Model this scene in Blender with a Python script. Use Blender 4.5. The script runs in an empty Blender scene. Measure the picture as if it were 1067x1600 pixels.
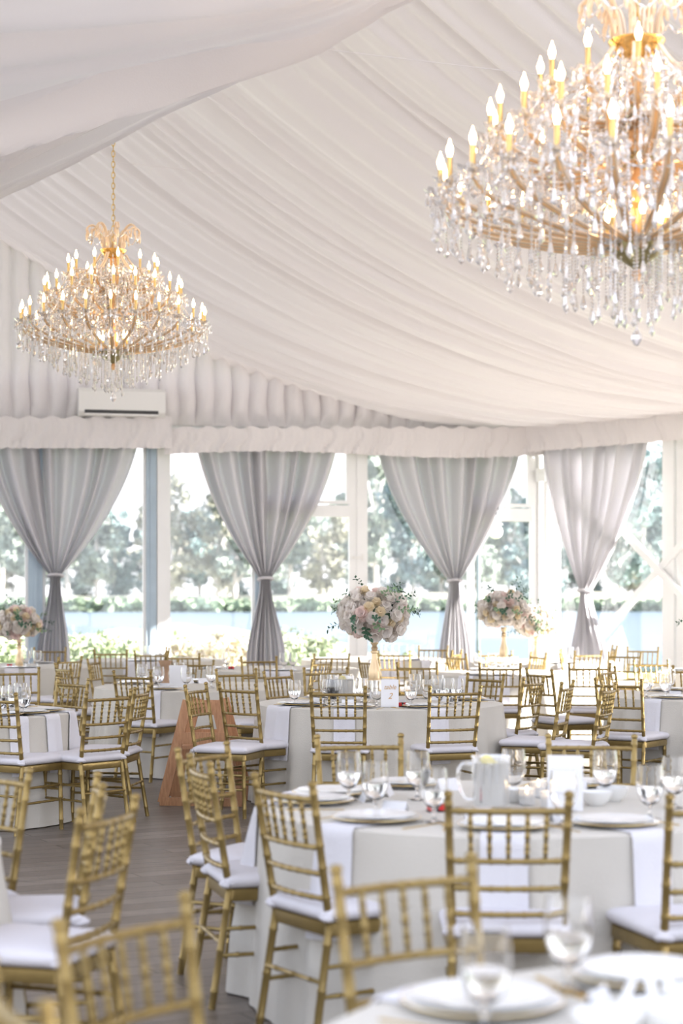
import bpy, math, random
import numpy as np
from mathutils import Vector, Matrix
PI = math.pi
random.seed(7)
sc = bpy.context.scene
COL = sc.collection

# ------------------------------------------------------------------ camera
F = 2800.0; CX = 533.5; HY = 933.0; CAMZ = 1.55
cd = bpy.data.cameras.new('camera'); cam = bpy.data.objects.new('camera', cd); COL.objects.link(cam)
cam.location = (0, 0, CAMZ); cam.rotation_euler = (PI/2, 0, 0)
cd.sensor_fit = 'VERTICAL'; cd.sensor_height = 36.0; cd.lens = 36.0*F/1600.0
cd.shift_y = (HY-800.0)/1600.0
cd.clip_start = 0.05; cd.clip_end = 1200
cd.dof.use_dof = True; cd.dof.focus_distance = 12.0; cd.dof.aperture_fstop = 2.2
cd.dof.aperture_blades = 0
sc.camera = cam

# ------------------------------------------------------------------ sky, sun, exposure
w = bpy.data.worlds.new('world'); sc.world = w; w.use_nodes = True
nt = w.node_tree; nt.nodes.clear()
wo = nt.nodes.new('ShaderNodeOutputWorld'); bg = nt.nodes.new('ShaderNodeBackground')
tc = nt.nodes.new('ShaderNodeTexCoord'); sp = nt.nodes.new('ShaderNodeSeparateXYZ')
rp = nt.nodes.new('ShaderNodeValToRGB')
rp.color_ramp.elements[0].position = 0.0; rp.color_ramp.elements[0].color = (0.97, 0.97, 1.0, 1)
rp.color_ramp.elements[1].position = 0.6; rp.color_ramp.elements[1].color = (0.72, 0.80, 1.0, 1)
nt.links.new(tc.outputs['Generated'], sp.inputs[0]); nt.links.new(sp.outputs['Z'], rp.inputs[0])
nt.links.new(rp.outputs[0], bg.inputs[0]); nt.links.new(bg.outputs[0], wo.inputs[0])
bg.inputs[1].default_value = 1.15
sd = bpy.data.lights.new('sun', 'SUN'); sun = bpy.data.objects.new('sun', sd); COL.objects.link(sun)
sd.energy = 16.0; sd.angle = math.radians(1.0); sd.color = (1.0, 0.95, 0.89)
sdir = Vector((1.0, -0.12, 0.34))          # towards the sun
sun.rotation_euler = sdir.to_track_quat('Z', 'Y').to_euler()
sun.location = (30, -8, 15)
sc.view_settings.view_transform = 'Standard'; sc.view_settings.look = 'None'
sc.view_settings.gamma = 1.0; sc.view_settings.use_curve_mapping = False
sc.view_settings.exposure = 1.14
sc.cycles.max_bounces = 10; sc.cycles.transparent_max_bounces = 24
sc.cycles.transmission_bounces = 8; sc.cycles.diffuse_bounces = 4; sc.cycles.glossy_bounces = 4
sc.cycles.caustics_reflective = False; sc.cycles.caustics_refractive = False
sc.cycles.sample_clamp_indirect = 6.0

# ------------------------------------------------------------------ materials
def sset(b, key, v):
    if key in b.inputs: b.inputs[key].default_value = v
def mat(name, col, rough=0.6, metal=0.0, spec=0.5, noise=None, bump=0.0, bscale=60.0, sheen=0.0):
    m = bpy.data.materials.new(name); m.use_nodes = True
    n = m.node_tree; b = n.nodes['Principled BSDF']
    b.inputs['Base Color'].default_value = (*col, 1); b.inputs['Roughness'].default_value = rough
    b.inputs['Metallic'].default_value = metal; sset(b, 'Specular IOR Level', spec); sset(b, 'Sheen Weight', sheen)
    t = n.nodes.new('ShaderNodeTexCoord')
    if noise:
        nz = n.nodes.new('ShaderNodeTexNoise'); nz.inputs['Scale'].default_value = noise[0]; nz.inputs['Detail'].default_value = 4
        r = n.nodes.new('ShaderNodeValToRGB'); k = noise[1]
        r.color_ramp.elements[0].position = .3; r.color_ramp.elements[1].position = .7
        r.color_ramp.elements[0].color = (*[c*(1-k) for c in col], 1); r.color_ramp.elements[1].color = (*[min(1, c*(1+k)) for c in col], 1)
        n.links.new(t.outputs['Object'], nz.inputs['Vector']); n.links.new(nz.outputs[0], r.inputs[0]); n.links.new(r.outputs[0], b.inputs['Base Color'])
    if bump:
        nb = n.nodes.new('ShaderNodeTexNoise'); nb.inputs['Scale'].default_value = bscale; nb.inputs['Detail'].default_value = 5
        bp = n.nodes.new('ShaderNodeBump'); bp.inputs['Strength'].default_value = bump; bp.inputs['Distance'].default_value = 0.01
        n.links.new(t.outputs['Object'], nb.inputs['Vector']); n.links.new(nb.outputs[0], bp.inputs['Height']); n.links.new(bp.outputs[0], b.inputs['Normal'])
    return m
def fabric(name, col, trans=0.2, tcol=None, bump=0.25, bscale=90):
    m = mat(name, col, 0.9, spec=0.1, bump=bump, bscale=bscale)
    n = m.node_tree; b = n.nodes['Principled BSDF']; o = n.nodes['Material Output']
    tr = n.nodes.new('ShaderNodeBsdfTranslucent'); tr.inputs[0].default_value = (*(tcol or col), 1)
    mx = n.nodes.new('ShaderNodeMixShader'); mx.inputs[0].default_value = trans
    n.links.new(b.outputs[0], mx.inputs[1]); n.links.new(tr.outputs[0], mx.inputs[2]); n.links.new(mx.outputs[0], o.inputs[0])
    return m
M = {}
M['gold'] = mat('satin gold paint', (0.285, 0.203, 0.073), 0.33, 0.62, noise=(14, .12), bump=.12, bscale=45)
M['cushion'] = mat('white seat cushion cloth', (0.66, 0.64, 0.67), 0.85, noise=(6, .03), bump=.2, bscale=70)
M['ivory'] = mat('ivory table linen', (0.60, 0.568, 0.505), 0.85, noise=(3, .02), bump=.25, bscale=150, sheen=.1)
M['napkin'] = mat('white napkin linen', (0.73, 0.72, 0.75), 0.85, bump=.25, bscale=150)
M['china'] = mat('white glazed china', (0.82, 0.82, 0.81), 0.15)
M['rim'] = mat('gold plate rim', (0.75, 0.55, 0.22), 0.25, .9)
M['brass'] = mat('polished gold metal', (0.85, 0.55, 0.20), 0.22, 1.0)
M['sleeve'] = mat('brass candle sleeve', (0.62, 0.45, 0.19), 0.3, 0.8)
M['arm_gold'] = mat('soft gold arm', (0.92, 0.60, 0.30), 0.35, 0.45)
M['olive'] = mat('aged brass bowl', (0.50, 0.44, 0.22), 0.3, .9, noise=(20, .3))
M['liner'] = fabric('white tent liner', (0.79, 0.757, 0.748), 0.026, (0.9, 0.87, 0.86))
M['sheer'] = fabric('sheer white liner', (0.86, 0.825, 0.80), 0.165, (0.97, 0.88, 0.79), bump=.15)
M['pleat'] = fabric('pleated white wall liner', (0.82, 0.785, 0.785), 0.07, (0.85, 0.83, 0.80), bump=.8, bscale=14)
M['valance'] = fabric('gathered white valance', (0.80, 0.765, 0.755), 0.09, (0.9, 0.85, 0.80), bump=.9, bscale=16)
M['curtain'] = fabric('pale grey curtain cloth', (0.75, 0.73, 0.745), 0.40, (0.80, 0.80, 0.82))
M['white'] = mat('white painted aluminium', (0.84, 0.84, 0.83), 0.4, noise=(3, .02))
M['bluepost'] = mat('blue grey steel post', (0.42, 0.52, 0.60), 0.45, noise=(4, .06))
M['plastic'] = mat('white plastic housing', (0.80, 0.79, 0.76), 0.35)
M['dark'] = mat('dark slot', (0.05, 0.05, 0.05), 0.6)
M['card'] = mat('white card paper', (0.80, 0.80, 0.82), 0.7)
M['goldink'] = mat('gold ink', (0.60, 0.36, 0.13), 0.4, .4)
M['red'] = mat('red sweet wrapper', (0.62, 0.02, 0.02), 0.3)
M['black'] = mat('black wrapper', (0.02, 0.02, 0.02), 0.3)
M['lemon'] = mat('lemon flesh', (0.85, 0.75, 0.25), 0.5)
M['wax'] = mat('white candle wax', (0.9, 0.87, 0.8), 0.5)
M['leaf'] = mat('eucalyptus leaf', (0.055, 0.13, 0.075), 0.5, noise=(30, .35))
M['leaf2'] = mat('soft green leaf', (0.20, 0.30, 0.16), 0.5, noise=(30, .3))
M['petal_white'] = fabric('white petal', (0.88, 0.84, 0.82), 0.6, (0.9, 0.86, 0.8), bump=0.1)
M['petal_cream'] = fabric('cream petal', (0.88, 0.80, 0.64), 0.6, (0.9, 0.8, 0.6), bump=0.1)
M['petal_blush'] = fabric('blush petal', (0.90, 0.79, 0.755), 0.6, (0.9, 0.75, 0.7), bump=0.1)
M['stem'] = mat('brown plant stem', (0.18, 0.15, 0.08), 0.7)
M['copper'] = mat('brown glazed pottery', (0.38, 0.24, 0.15), 0.5, noise=(8, .15))
M['post_dark'] = mat('dark painted steel', (0.12, 0.16, 0.18), 0.5)
M['globe'] = mat('opal lamp globe', (0.85, 0.85, 0.82), 0.3)

def glass(name, ior, col=(1, 1, 1)):
    m = bpy.data.materials.new(name); m.use_nodes = True; n = m.node_tree; b = n.nodes['Principled BSDF']
    b.inputs['Base Color'].default_value = (*col, 1); b.inputs['Roughness'].default_value = 0.02
    b.inputs['IOR'].default_value = ior; b.inputs['Transmission Weight'].default_value = 1.0
    return m
M['glass'] = glass('clear drinking glass', 1.45)
M['water_in'] = glass('water in glass', 1.33)
def mixglass(name, fac, gl=(1, 1, 1), rough=.03, diff=0.0, dcol=(1, 1, 1), tcol=(1, 1, 1)):
    m = bpy.data.materials.new(name); m.use_nodes = True; n = m.node_tree; n.nodes.clear()
    o = n.nodes.new('ShaderNodeOutputMaterial'); t = n.nodes.new('ShaderNodeBsdfTransparent'); t.inputs[0].default_value = (*tcol, 1)
    g = n.nodes.new('ShaderNodeBsdfGlossy'); g.inputs[0].default_value = (*gl, 1); g.inputs['Roughness'].default_value = rough
    fr = n.nodes.new('ShaderNodeLayerWeight'); fr.inputs[0].default_value = 0.35
    mp = n.nodes.new('ShaderNodeMapRange'); mp.inputs['To Min'].default_value = fac; mp.inputs['To Max'].default_value = min(1.0, fac*2.4)
    mx = n.nodes.new('ShaderNodeMixShader'); n.links.new(fr.outputs['Facing'], mp.inputs[0]); n.links.new(mp.outputs[0], mx.inputs[0])
    n.links.new(t.outputs[0], mx.inputs[1]); n.links.new(g.outputs[0], mx.inputs[2])
    last = mx
    if diff:
        d = n.nodes.new('ShaderNodeBsdfDiffuse'); d.inputs[0].default_value = (*dcol, 1)
        m2 = n.nodes.new('ShaderNodeMixShader'); m2.inputs[0].default_value = diff
        n.links.new(mx.outputs[0], m2.inputs[1]); n.links.new(d.outputs[0], m2.inputs[2]); last = m2
    n.links.new(last.outputs[0], o.inputs[0]); return m
M['pane'] = mixglass('window pane glass', 0.05, (0.95, 0.98, 1.0), .01)
M['crystal'] = mixglass('cut crystal', 0.48, (1, .99, .98), .04, .24, (1, .97, .95))
M['crystal_warm'] = mixglass('glass clad arm', 0.42, (1, .84, .64), .10, .68, (1, .82, .62))
M['amber'] = mat('amber glass covered stem', (0.85, 0.47, 0.20), 0.25, .3)
M['frost'] = mixglass('frosted glass cup', 0.25, (1, 1, 1), .3, .45, (.9, .9, .9))
M['lemonade'] = mixglass('cloudy lemonade', 0.12, (1, 1, 1), .2, .62, (.86, .87, .84))
M['acrylic'] = mixglass('clear acrylic', 0.22, (1, 1, 1), .02, .05)

def emit(name, col, s):
    m = bpy.data.materials.new(name); m.use_nodes = True; n = m.node_tree; b = n.nodes['Principled BSDF']
    b.inputs['Base Color'].default_value = (*col, 1)
    b.inputs['Emission Color'].default_value = (*col, 1); b.inputs['Emission Strength'].default_value = s
    return m
M['bulb'] = emit('lit candle bulb', (1.0, 0.64, 0.31), 15.0)
M['flame'] = emit('candle flame', (1.0, 0.70, 0.35), 9.0)

def wood(name, c1, c2, scale=(1, 9, 1), rough=.5):
    m = bpy.data.materials.new(name); m.use_nodes = True; n = m.node_tree; b = n.nodes['Principled BSDF']
    t = n.nodes.new('ShaderNodeTexCoord'); mp = n.nodes.new('ShaderNodeMapping'); mp.inputs['Scale'].default_value = scale
    nz = n.nodes.new('ShaderNodeTexNoise'); nz.inputs['Scale'].default_value = 4; nz.inputs['Detail'].default_value = 6; nz.inputs['Distortion'].default_value = .6
    r = n.nodes.new('ShaderNodeValToRGB'); r.color_ramp.elements[0].position = .35; r.color_ramp.elements[1].position = .68
    r.color_ramp.elements[0].color = (*c1, 1); r.color_ramp.elements[1].color = (*c2, 1)
    n.links.new(t.outputs['Object'], mp.inputs[0]); n.links.new(mp.outputs[0], nz.inputs['Vector']); n.links.new(nz.outputs[0], r.inputs[0])
    n.links.new(r.outputs[0], b.inputs['Base Color']); b.inputs['Roughness'].default_value = rough
    return m
M['pine'] = wood('orange brown pine', (0.40, 0.19, 0.09), (0.56, 0.30, 0.15), (22, 22, 2.5))

def floor_mat():
    m = bpy.data.materials.new('grey brown plank floor'); m.use_nodes = True; n = m.node_tree; b = n.nodes['Principled BSDF']
    t = n.nodes.new('ShaderNodeTexCoord'); mp = n.nodes.new('ShaderNodeMapping'); mp.inputs['Rotation'].default_value = (0, 0, math.radians(-28))
    br = n.nodes.new('ShaderNodeTexBrick'); br.inputs['Scale'].default_value = 1.0
    br.inputs['Brick Width'].default_value = 1.4; br.inputs['Row Height'].default_value = 0.16; br.inputs['Mortar Size'].default_value = 0.004
    br.inputs['Color1'].default_value = (0.125, 0.105, 0.09, 1); br.inputs['Color2'].default_value = (0.185, 0.16, 0.14, 1)
    br.inputs['Mortar'].default_value = (0.04, 0.035, 0.03, 1); br.offset = 0.37
    mp2 = n.nodes.new('ShaderNodeMapping'); mp2.inputs['Rotation'].default_value = (0, 0, math.radians(-28)); mp2.inputs['Scale'].default_value = (1.5, 16, 1)
    nz = n.nodes.new('ShaderNodeTexNoise'); nz.inputs['Scale'].default_value = 2.2; nz.inputs['Detail'].default_value = 8
    mx = n.nodes.new('ShaderNodeMix'); mx.data_type = 'RGBA'; mx.blend_type = 'MULTIPLY'; mx.inputs[0].default_value = 0.8
    r = n.nodes.new('ShaderNodeValToRGB'); r.color_ramp.elements[0].position = .3; r.color_ramp.elements[1].position = .7
    r.color_ramp.elements[0].color = (.55, .53, .52, 1); r.color_ramp.elements[1].color = (1.35, 1.3, 1.25, 1)
    n.links.new(t.outputs['Object'], mp.inputs[0]); n.links.new(t.outputs['Object'], mp2.inputs[0])
    n.links.new(mp.outputs[0], br.inputs['Vector']); n.links.new(mp2.outputs[0], nz.inputs['Vector']); n.links.new(nz.outputs[0], r.inputs[0])
    n.links.new(br.outputs['Color'], mx.inputs[6]); n.links.new(r.outputs[0], mx.inputs[7]); n.links.new(mx.outputs[2], b.inputs['Base Color'])
    mr = n.nodes.new('ShaderNodeMapRange'); mr.inputs['To Min'].default_value = .28; mr.inputs['To Max'].default_value = .55
    n.links.new(nz.outputs[0], mr.inputs[0]); n.links.new(mr.outputs[0], b.inputs['Roughness'])
    bp = n.nodes.new('ShaderNodeBump'); bp.inputs['Strength'].default_value = .35; bp.inputs['Distance'].default_value = .006
    n.links.new(nz.outputs[0], bp.inputs['Height']); n.links.new(bp.outputs[0], b.inputs['Normal'])
    return m
M['floor'] = floor_mat()
M['lawn'] = mat('pale summer grass', (0.34, 0.42, 0.17), 0.9, noise=(.6, .35))
M['bounce'] = mat('neutral bounce ground', (0.50, 0.47, 0.44), 0.9, noise=(2, .2))  # tone picked to bounce neutral light into the room
M['bank'] = mat('dark reedy bank', (0.24, 0.30, 0.21), 0.9, noise=(.15, .5))
M['meadow'] = mat('pale meadow grass', (0.36, 0.42, 0.24), 0.9, noise=(1.6, .4), bump=.8, bscale=5)
M['hill'] = mat('dry far meadow', (0.52, 0.50, 0.38), 0.9, noise=(.05, .3))
M['hedge'] = mat('yellow green hedge leaf', (0.36, 0.42, 0.26), 0.6, noise=(1.5, .45))
M['flowerbush'] = mat('pale flowering shrub', (0.55, 0.47, 0.36), 0.6, noise=(3, .5))
M['foliage'] = mat('haze pale grey green leaf', (0.30, 0.35, 0.30), 0.6, noise=(.18, .45))  # distance haze is put into these three pale leaf colours
M['foliage2'] = mat('haze pale blue green leaf', (0.22, 0.30, 0.29), 0.6, noise=(.2, .4))
M['foliage3'] = mat('haze pale olive leaf', (0.36, 0.36, 0.28), 0.6, noise=(.2, .4))
M['bark'] = mat('pale bark', (0.58, 0.54, 0.50), 0.8, noise=(.8, .3))
def lake_mat():
    m = mat('lake water', (0.085, 0.125, 0.155), 0.45, spec=.3, bump=.3, bscale=1.5); return m
M['lake'] = lake_mat()

# ------------------------------------------------------------------ mesh helpers
class MB:
    def __init__(s): s.v = []; s.f = []; s.m = []; s.cur = 0
    def add(s, vs, fs):
        o = len(s.v); s.v.extend([tuple(p) for p in vs]); s.f.extend([tuple(i+o for i in f) for f in fs]); s.m.extend([s.cur]*len(fs)); return s
    def box(s, x0, x1, y0, y1, z0, z1, mx=None):
        vs = [Vector((x, y, z)) for x in (x0, x1) for y in (y0, y1) for z in (z0, z1)]
        if mx is not None: vs = [mx @ v for v in vs]
        return s.add(vs, [(0, 1, 3, 2), (4, 6, 7, 5), (0, 4, 5, 1), (2, 3, 7, 6), (0, 2, 6, 4), (1, 5, 7, 3)])
    def tube(s, pts, rad, seg=8, cap=True, flat=1.0):
        pts = [Vector(p) for p in pts]; n = len(pts)
        if not hasattr(rad, '__len__'): rad = [rad]*n
        vs = []; ref = None
        for i, p in enumerate(pts):
            d = (pts[min(i+1, n-1)]-pts[max(i-1, 0)])
            if d.length < 1e-9: d = Vector((0, 0, 1))
            d.normalize()
            if ref is None:
                ref = Vector((1, 0, 0)) if abs(d.x) < .9 else Vector((0, 1, 0))
            a = (ref - d*ref.dot(d))
            if a.length < 1e-6: a = d.orthogonal()
            a.normalize(); b = d.cross(a); ref = a
            for k in range(seg):
                t = 2*PI*k/seg; vs.append(p + (a*math.cos(t) + b*math.sin(t)*flat)*rad[i])
        fs = []
        for i in range(n-1):
            for k in range(seg):
                k2 = (k+1) % seg; fs.append((i*seg+k, i*seg+k2, (i+1)*seg+k2, (i+1)*seg+k))
        if cap:
            fs.append(tuple(range(seg-1, -1, -1))); fs.append(tuple((n-1)*seg+k for k in range(seg)))
        return s.add(vs, fs)
    def lathe(s, prof, seg=20, c=(0, 0, 0), cap=True):
        vs = []
        for (r, z) in prof:
            for k in range(seg):
                t = 2*PI*k/seg; vs.append((c[0]+r*math.cos(t), c[1]+r*math.sin(t), c[2]+z))
        fs = []
        for i in range(len(prof)-1):
            for k in range(seg):
                k2 = (k+1) % seg; fs.append((i*seg+k, i*seg+k2, (i+1)*seg+k2, (i+1)*seg+k))
        if cap:
            fs.append(tuple(range(seg-1, -1, -1))); fs.append(tuple((len(prof)-1)*seg+k for k in range(seg)))
        return s.add(vs, fs)
    def grid(s, fn, nu, nv, closed_u=False):
        vs = [fn(i/nu, j/nv) for j in range(nv+1) for i in range(nu if closed_u else nu+1)]
        W = nu if closed_u else nu+1; fs = []
        for j in range(nv):
            for i in range(nu):
                i2 = (i+1) % W if closed_u else i+1
                fs.append((j*W+i, j*W+i2, (j+1)*W+i2, (j+1)*W+i))
        return s.add(vs, fs)
    def slab(s, fn, nu, nv, th):
        """grid with real thickness: fn gives points, th is a Vector or a number along z"""
        off = Vector(th) if hasattr(th, '__len__') else Vector((0, 0, th))
        top = [Vector(fn(i/nu, j/nv)) for j in range(nv+1) for i in range(nu+1)]
        N = len(top); W = nu+1; vs = top+[p-off for p in top]; fs = []
        for j in range(nv):
            for i in range(nu):
                a = (j*W+i, j*W+i+1, (j+1)*W+i+1, (j+1)*W+i); fs.append(a); fs.append(tuple(N+k for k in reversed(a)))
        for i in range(nu):
            fs.append((i+1, i, N+i, N+i+1)); k = nv*W; fs.append((k+i, k+i+1, N+k+i+1, N+k+i))
        for j in range(nv):
            fs.append((j*W, (j+1)*W, N+(j+1)*W, N+j*W)); k = nu; fs.append(((j+1)*W+k, j*W+k, N+j*W+k, N+(j+1)*W+k))
        return s.add(vs, fs)
    def merge(s, o, mi=None):
        c = s.cur; n0 = len(s.m)
        s.add(o.v, o.f)
        if mi is not None: s.m[n0:] = [mi]*len(o.f)
        else: s.m[n0:] = list(o.m)
        return s
    def mesh(s, name, mats, smooth=True):
        me = bpy.data.meshes.new(name); me.from_pydata(s.v, [], s.f)
        if not isinstance(mats, (list, tuple)): mats = [mats]
        for m in mats: me.materials.append(m)
        if len(mats) > 1: me.polygons.foreach_set('material_index', s.m)
        if smooth:
            me.polygons.foreach_set('use_smooth', [True]*len(s.f))
            try: me.set_sharp_from_angle(angle=math.radians(38))
            except Exception: pass
        me.update(); return me

def link(name, data, parent=None, loc=(0, 0, 0), rz=0.0, label=None, cat=None, group=None, kind=None):
    o = bpy.data.objects.new(name, data); COL.objects.link(o); o.location = loc; o.rotation_euler = (0, 0, rz)
    if parent is not None: o.parent = parent
    if label: o['label'] = label
    if cat: o['category'] = cat
    if group: o['group'] = group
    if kind: o['kind'] = kind
    return o
def thing(name, label, cat, loc=(0, 0, 0), rz=0.0, group=None):
    return link(name, None, None, loc, rz, label, cat, group)
def struct(name, mb, m, smooth=False, parent=None):
    return link(name, mb.mesh(name, m, smooth), parent, kind=None if parent else 'structure')
def stamp(proto, loc, rz, label, group=None, scale=1.0):
    """copy a prototype dict {name,cat,group,parts:[(name,mesh,loc,rz,subs)]} as a thing with parts"""
    t = thing(proto['name'], label, proto['cat'], loc, rz, group or proto.get('group'))
    t.scale = (scale,)*3
    for (n, me, l, r, subs) in proto['parts']:
        p = link(n, me, t, l, r)
        for (n2, me2, l2, r2) in subs: link(n2, me2, p, l2, r2)
    return t
def at(px, py, z):
    """ground position of the point seen at frame position (px, py) that lies at height z"""
    Y = F*(CAMZ-z)/(py-HY); return ((px-CX)/F*Y, Y)
def smoothstep(t):
    t = max(0, min(1, t)); return t*t*(3-2*t)
def cr(pts, t):
    """Catmull-Rom through points (sequence of Vectors), t 0..1"""
    n = len(pts)-1; x = min(max(t*n, 0), n-1e-9); i = int(x); u = x-i
    p0 = pts[max(i-1, 0)]; p1 = pts[i]; p2 = pts[i+1]; p3 = pts[min(i+2, n)]
    return 0.5*((2*p1)+(p2-p0)*u+(2*p0-5*p1+4*p2-p3)*u*u+(3*p1-p0-3*p2+p3)*u*u*u)

# ------------------------------------------------------------------ the building shell
A = math.radians(13)
CORN = Vector((3.0, 27.0, 0)); GD = Vector((-math.cos(A), -math.sin(A), 0)); GN = Vector((math.sin(A), -math.cos(A), 0))   # gable wall: along, towards the room
B = math.radians(48)
SD = Vector((math.cos(B), -math.sin(B), 0)); SN = Vector((-math.sin(B), -math.cos(B), 0))                                 # side wall
def wall_s(px, D):
    k = (px-CX)/F; return (k*CORN.y-CORN.x)/(D.x-k*D.y)
def wp(D, N, s, z, d=0.0):
    return CORN + D*s + N*d + Vector((0, 0, z))
def wz(D, s, py, d=0.0):
    p = wp(D, GN if D is GD else SN, s, 0, d); return CAMZ+(HY-py)*p.y/F
def wbox(mb, D, N, s0, s1, z0, z1, d0, d1):
    vs = [wp(D, N, s, z, d) for s in (s0, s1) for d in (d0, d1) for z in (z0, z1)]
    return mb.add(vs, [(0, 1, 3, 2), (4, 6, 7, 5), (0, 4, 5, 1), (2, 3, 7, 6), (0, 2, 6, 4), (1, 5, 7, 3)])

fl = MB(); fl.add([(-15, -7.5, 0), (27, -7.5, 0), (27, 1.0, 0), (3.2, 27.4, 0), (-9, 24.6, 0), (-15, 23, 0),
                   (-15, -7.5, -.12), (27, -7.5, -.12), (27, 1.0, -.12), (3.2, 27.4, -.12), (-9, 24.6, -.12), (-15, 23, -.12)],
                  [(0, 1, 2, 3, 4, 5), (11, 10, 9, 8, 7, 6)]+[(i, (i+1) % 6+0, 6+(i+1) % 6, 6+i)[::-1] for i in range(6)])
struct('floor', fl, M['floor'])

EZ = 4.07; RZ = 9.16; SAG = 1.30
R0 = Vector((-8.1, 24.4, RZ))
def foldnoise(seed, n=26, lo=3, hi=60, amp=1.0):
    rnd = random.Random(seed); cs = [(rnd.uniform(lo, hi), rnd.uniform(0, 6.28), rnd.uniform(.4, 1)) for _ in range(n)]
    return lambda x: amp*sum(c*math.sin(k*x+p)/(1+k*.10) for k, p, c in cs)/3.2
FN = foldnoise(3, 30, 2.0, 34); FN2 = foldnoise(9, 14, 1, 9)
def creases(seed, n, lo, hi, wmin, wmax):
    r_ = random.Random(seed); cs = [(r_.uniform(lo, hi), r_.uniform(wmin, wmax), r_.uniform(-1, 1), r_.uniform(0, 6.28), r_.uniform(1.5, 5)) for _ in range(n)]
    def f(x, y):
        t = 0
        for c, w_, a_, p, k in cs:
            d = abs(x-c)
            if d < w_*6: t += a_*math.exp(-d/w_)*(.6+.4*math.sin(p+k*y))
        return t
    return f
CRS = creases(31, 120, 0, 24, .025, .10); CRW = creases(32, 44, 1.9, 5.4, .015, .07)
def roof(u, v, rip=True):
    """right-hand slope of the tent liner: u 0 ridge .. 1 eave, v metres along the ridge from the gable"""
    E = Vector((CORN.x+SD.x*v, CORN.y+SD.y*v, EZ)) + GN*0.05; L = R0 + Vector((SD.x*v, SD.y*v, 0))
    p = L.lerp(E, u); sag = SAG*4*u*(1-u)
    bay = math.sin(PI*((v % 9.0)/9.0))
    p.z -= sag + 0.10*bay*math.sin(PI*u)
    if rip:
        e = min(1, u*7)*min(1, (1-u)*9)*0.85+.15
        p.z += e*(0.088*FN(v*1.0+0.35*math.sin(3.0*u)) + .03*FN2(v*2+u*2.2)+.05*CRS(v+.12*math.sin(2.5*u+v), u*3))
    return p
mb = MB(); VMAX = 34.0
mb.grid(lambda a, b: roof(b, a*VMAX-0.05), 1360, 40)
struct('ceiling', mb, M['liner'], True)
# the other slope behind the ridge
SL = Vector((-SD.y, SD.x, 0)) * -1.0
mb = MB()
def roofl(a, b):
    p = R0 + Vector((SD.x*a*VMAX, SD.y*a*VMAX, 0)) + Vector((-.743, -.669, 0))*b*9.0
    p.z = RZ - 4.3*b - .8*4*b*(1-b)*.5 + .04*FN(a*VMAX+5)*min(1, b*8)
    return p
mb.grid(lambda a, b: roofl(a*.36, b), 160, 16)
struct('ceiling_far_slope', mb, M['liner'], True)
# nearer swag of liner that crosses the top of the view
def P3(px, py, Z): return Vector(((px-CX)/F*Z, Z, CAMZ+(HY-py)/F*Z))
EDG = [P3(*q) for q in [(-330, 455, 13.9), (-160, 375, 13.4), (0, 300, 13.0), (125, 239, 12.7), (250, 172, 12.3), (375, 117, 11.9), (500, 58, 11.4), (620, 0, 11.0), (760, -75, 10.6), (900, -160, 10.2)]]
N1 = [P3(*q) for q in [(-330, 330, 11.6), (-160, 262, 11.3), (0, 200, 11.0), (125, 158, 10.8), (250, 112, 10.6), (375, 60, 10.3), (500, 8, 10.1), (620, -48, 9.9), (760, -90, 9.6), (900, -170, 9.3)]]
N2 = [P3(*q) for q in [(-330, 180, 9.6), (-160, 145, 9.4), (0, 112, 9.2), (125, 88, 9.1), (250, 62, 9.0), (375, 32, 8.9), (500, 2, 8.8), (620, -50, 8.6), (760, -110, 8.4), (900, -190, 8.2)]]
N3 = [P3(*q) for q in [(-330, 60, 7.8), (-160, 30, 7.7), (0, 10, 7.6), (125, -6, 7.5), (250, -24, 7.4), (375, -40, 7.4), (500, -60, 7.3), (620, -95, 7.2), (760, -150, 7.1), (900, -230, 7.0)]]
N4 = [p+Vector((0, -2.6, .35)) for p in N3]
N5 = [p+Vector((0, -3.5, .9)) for p in N4]
U1 = [p+Vector((-.12, .75, .42)) for p in EDG]
U2 = [p+Vector((-.6, 2.2, 2.2)) for p in EDG]
ROWS = [U2, U1, EDG, N1, N2, N3, N4, N5]
FN3 = foldnoise(21, 24, 3, 48)
def swag(a, b):
    col = [cr(r, a) for r in ROWS]; p = cr(col, b).copy()
    k = b*7; p.z += (.26*FN3(b*7*.60+.10*math.sin(3*a)+.05*a*b) )*(1 if k > 2.4 else .3)+(.15 if k > 2.4 else .05)*CRW(k+.10*math.sin(3*a), a*3)
    return p
mb = MB(); mb.grid(swag, 70, 640)
link('ceiling_swag', mb.mesh('ceiling_swag', M['sheer']), kind='structure')

# gable wall: pleats above the valance
s_end = wall_s(-420, GD)
def roofline(s):
    best = 4.07
    u = 1-s/ (R0.xy-CORN.xy).length
    u = max(0, min(1, u)); return EZ+(RZ-EZ)*(1-u)-SAG*4*u*(1-u)
ac0, ac1 = wall_s(252, GD), wall_s(116, GD)
PW = wall_s(260, GD)-wall_s(287, GD)
def pleat_depth(s):
    t = (s/0.262) % 1.0; return .125*math.sin(PI*t)**.6
def pleats(a, b):
    s = a*s_end; zt = roofline(s)+.16; z0 = 4.02
    z = z0+(zt-z0)*b; gather = smoothstep((z-z0)/.22)*.8+.2
    wob = .012*math.sin(9*z+s*3)
    return wp(GD, GN, s+wob, z, .02+pleat_depth(s)*gather)
mb = MB(); mb.grid(pleats, 640, 18)
pw = struct('wall_gable', mb, M['pleat'], True)
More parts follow.
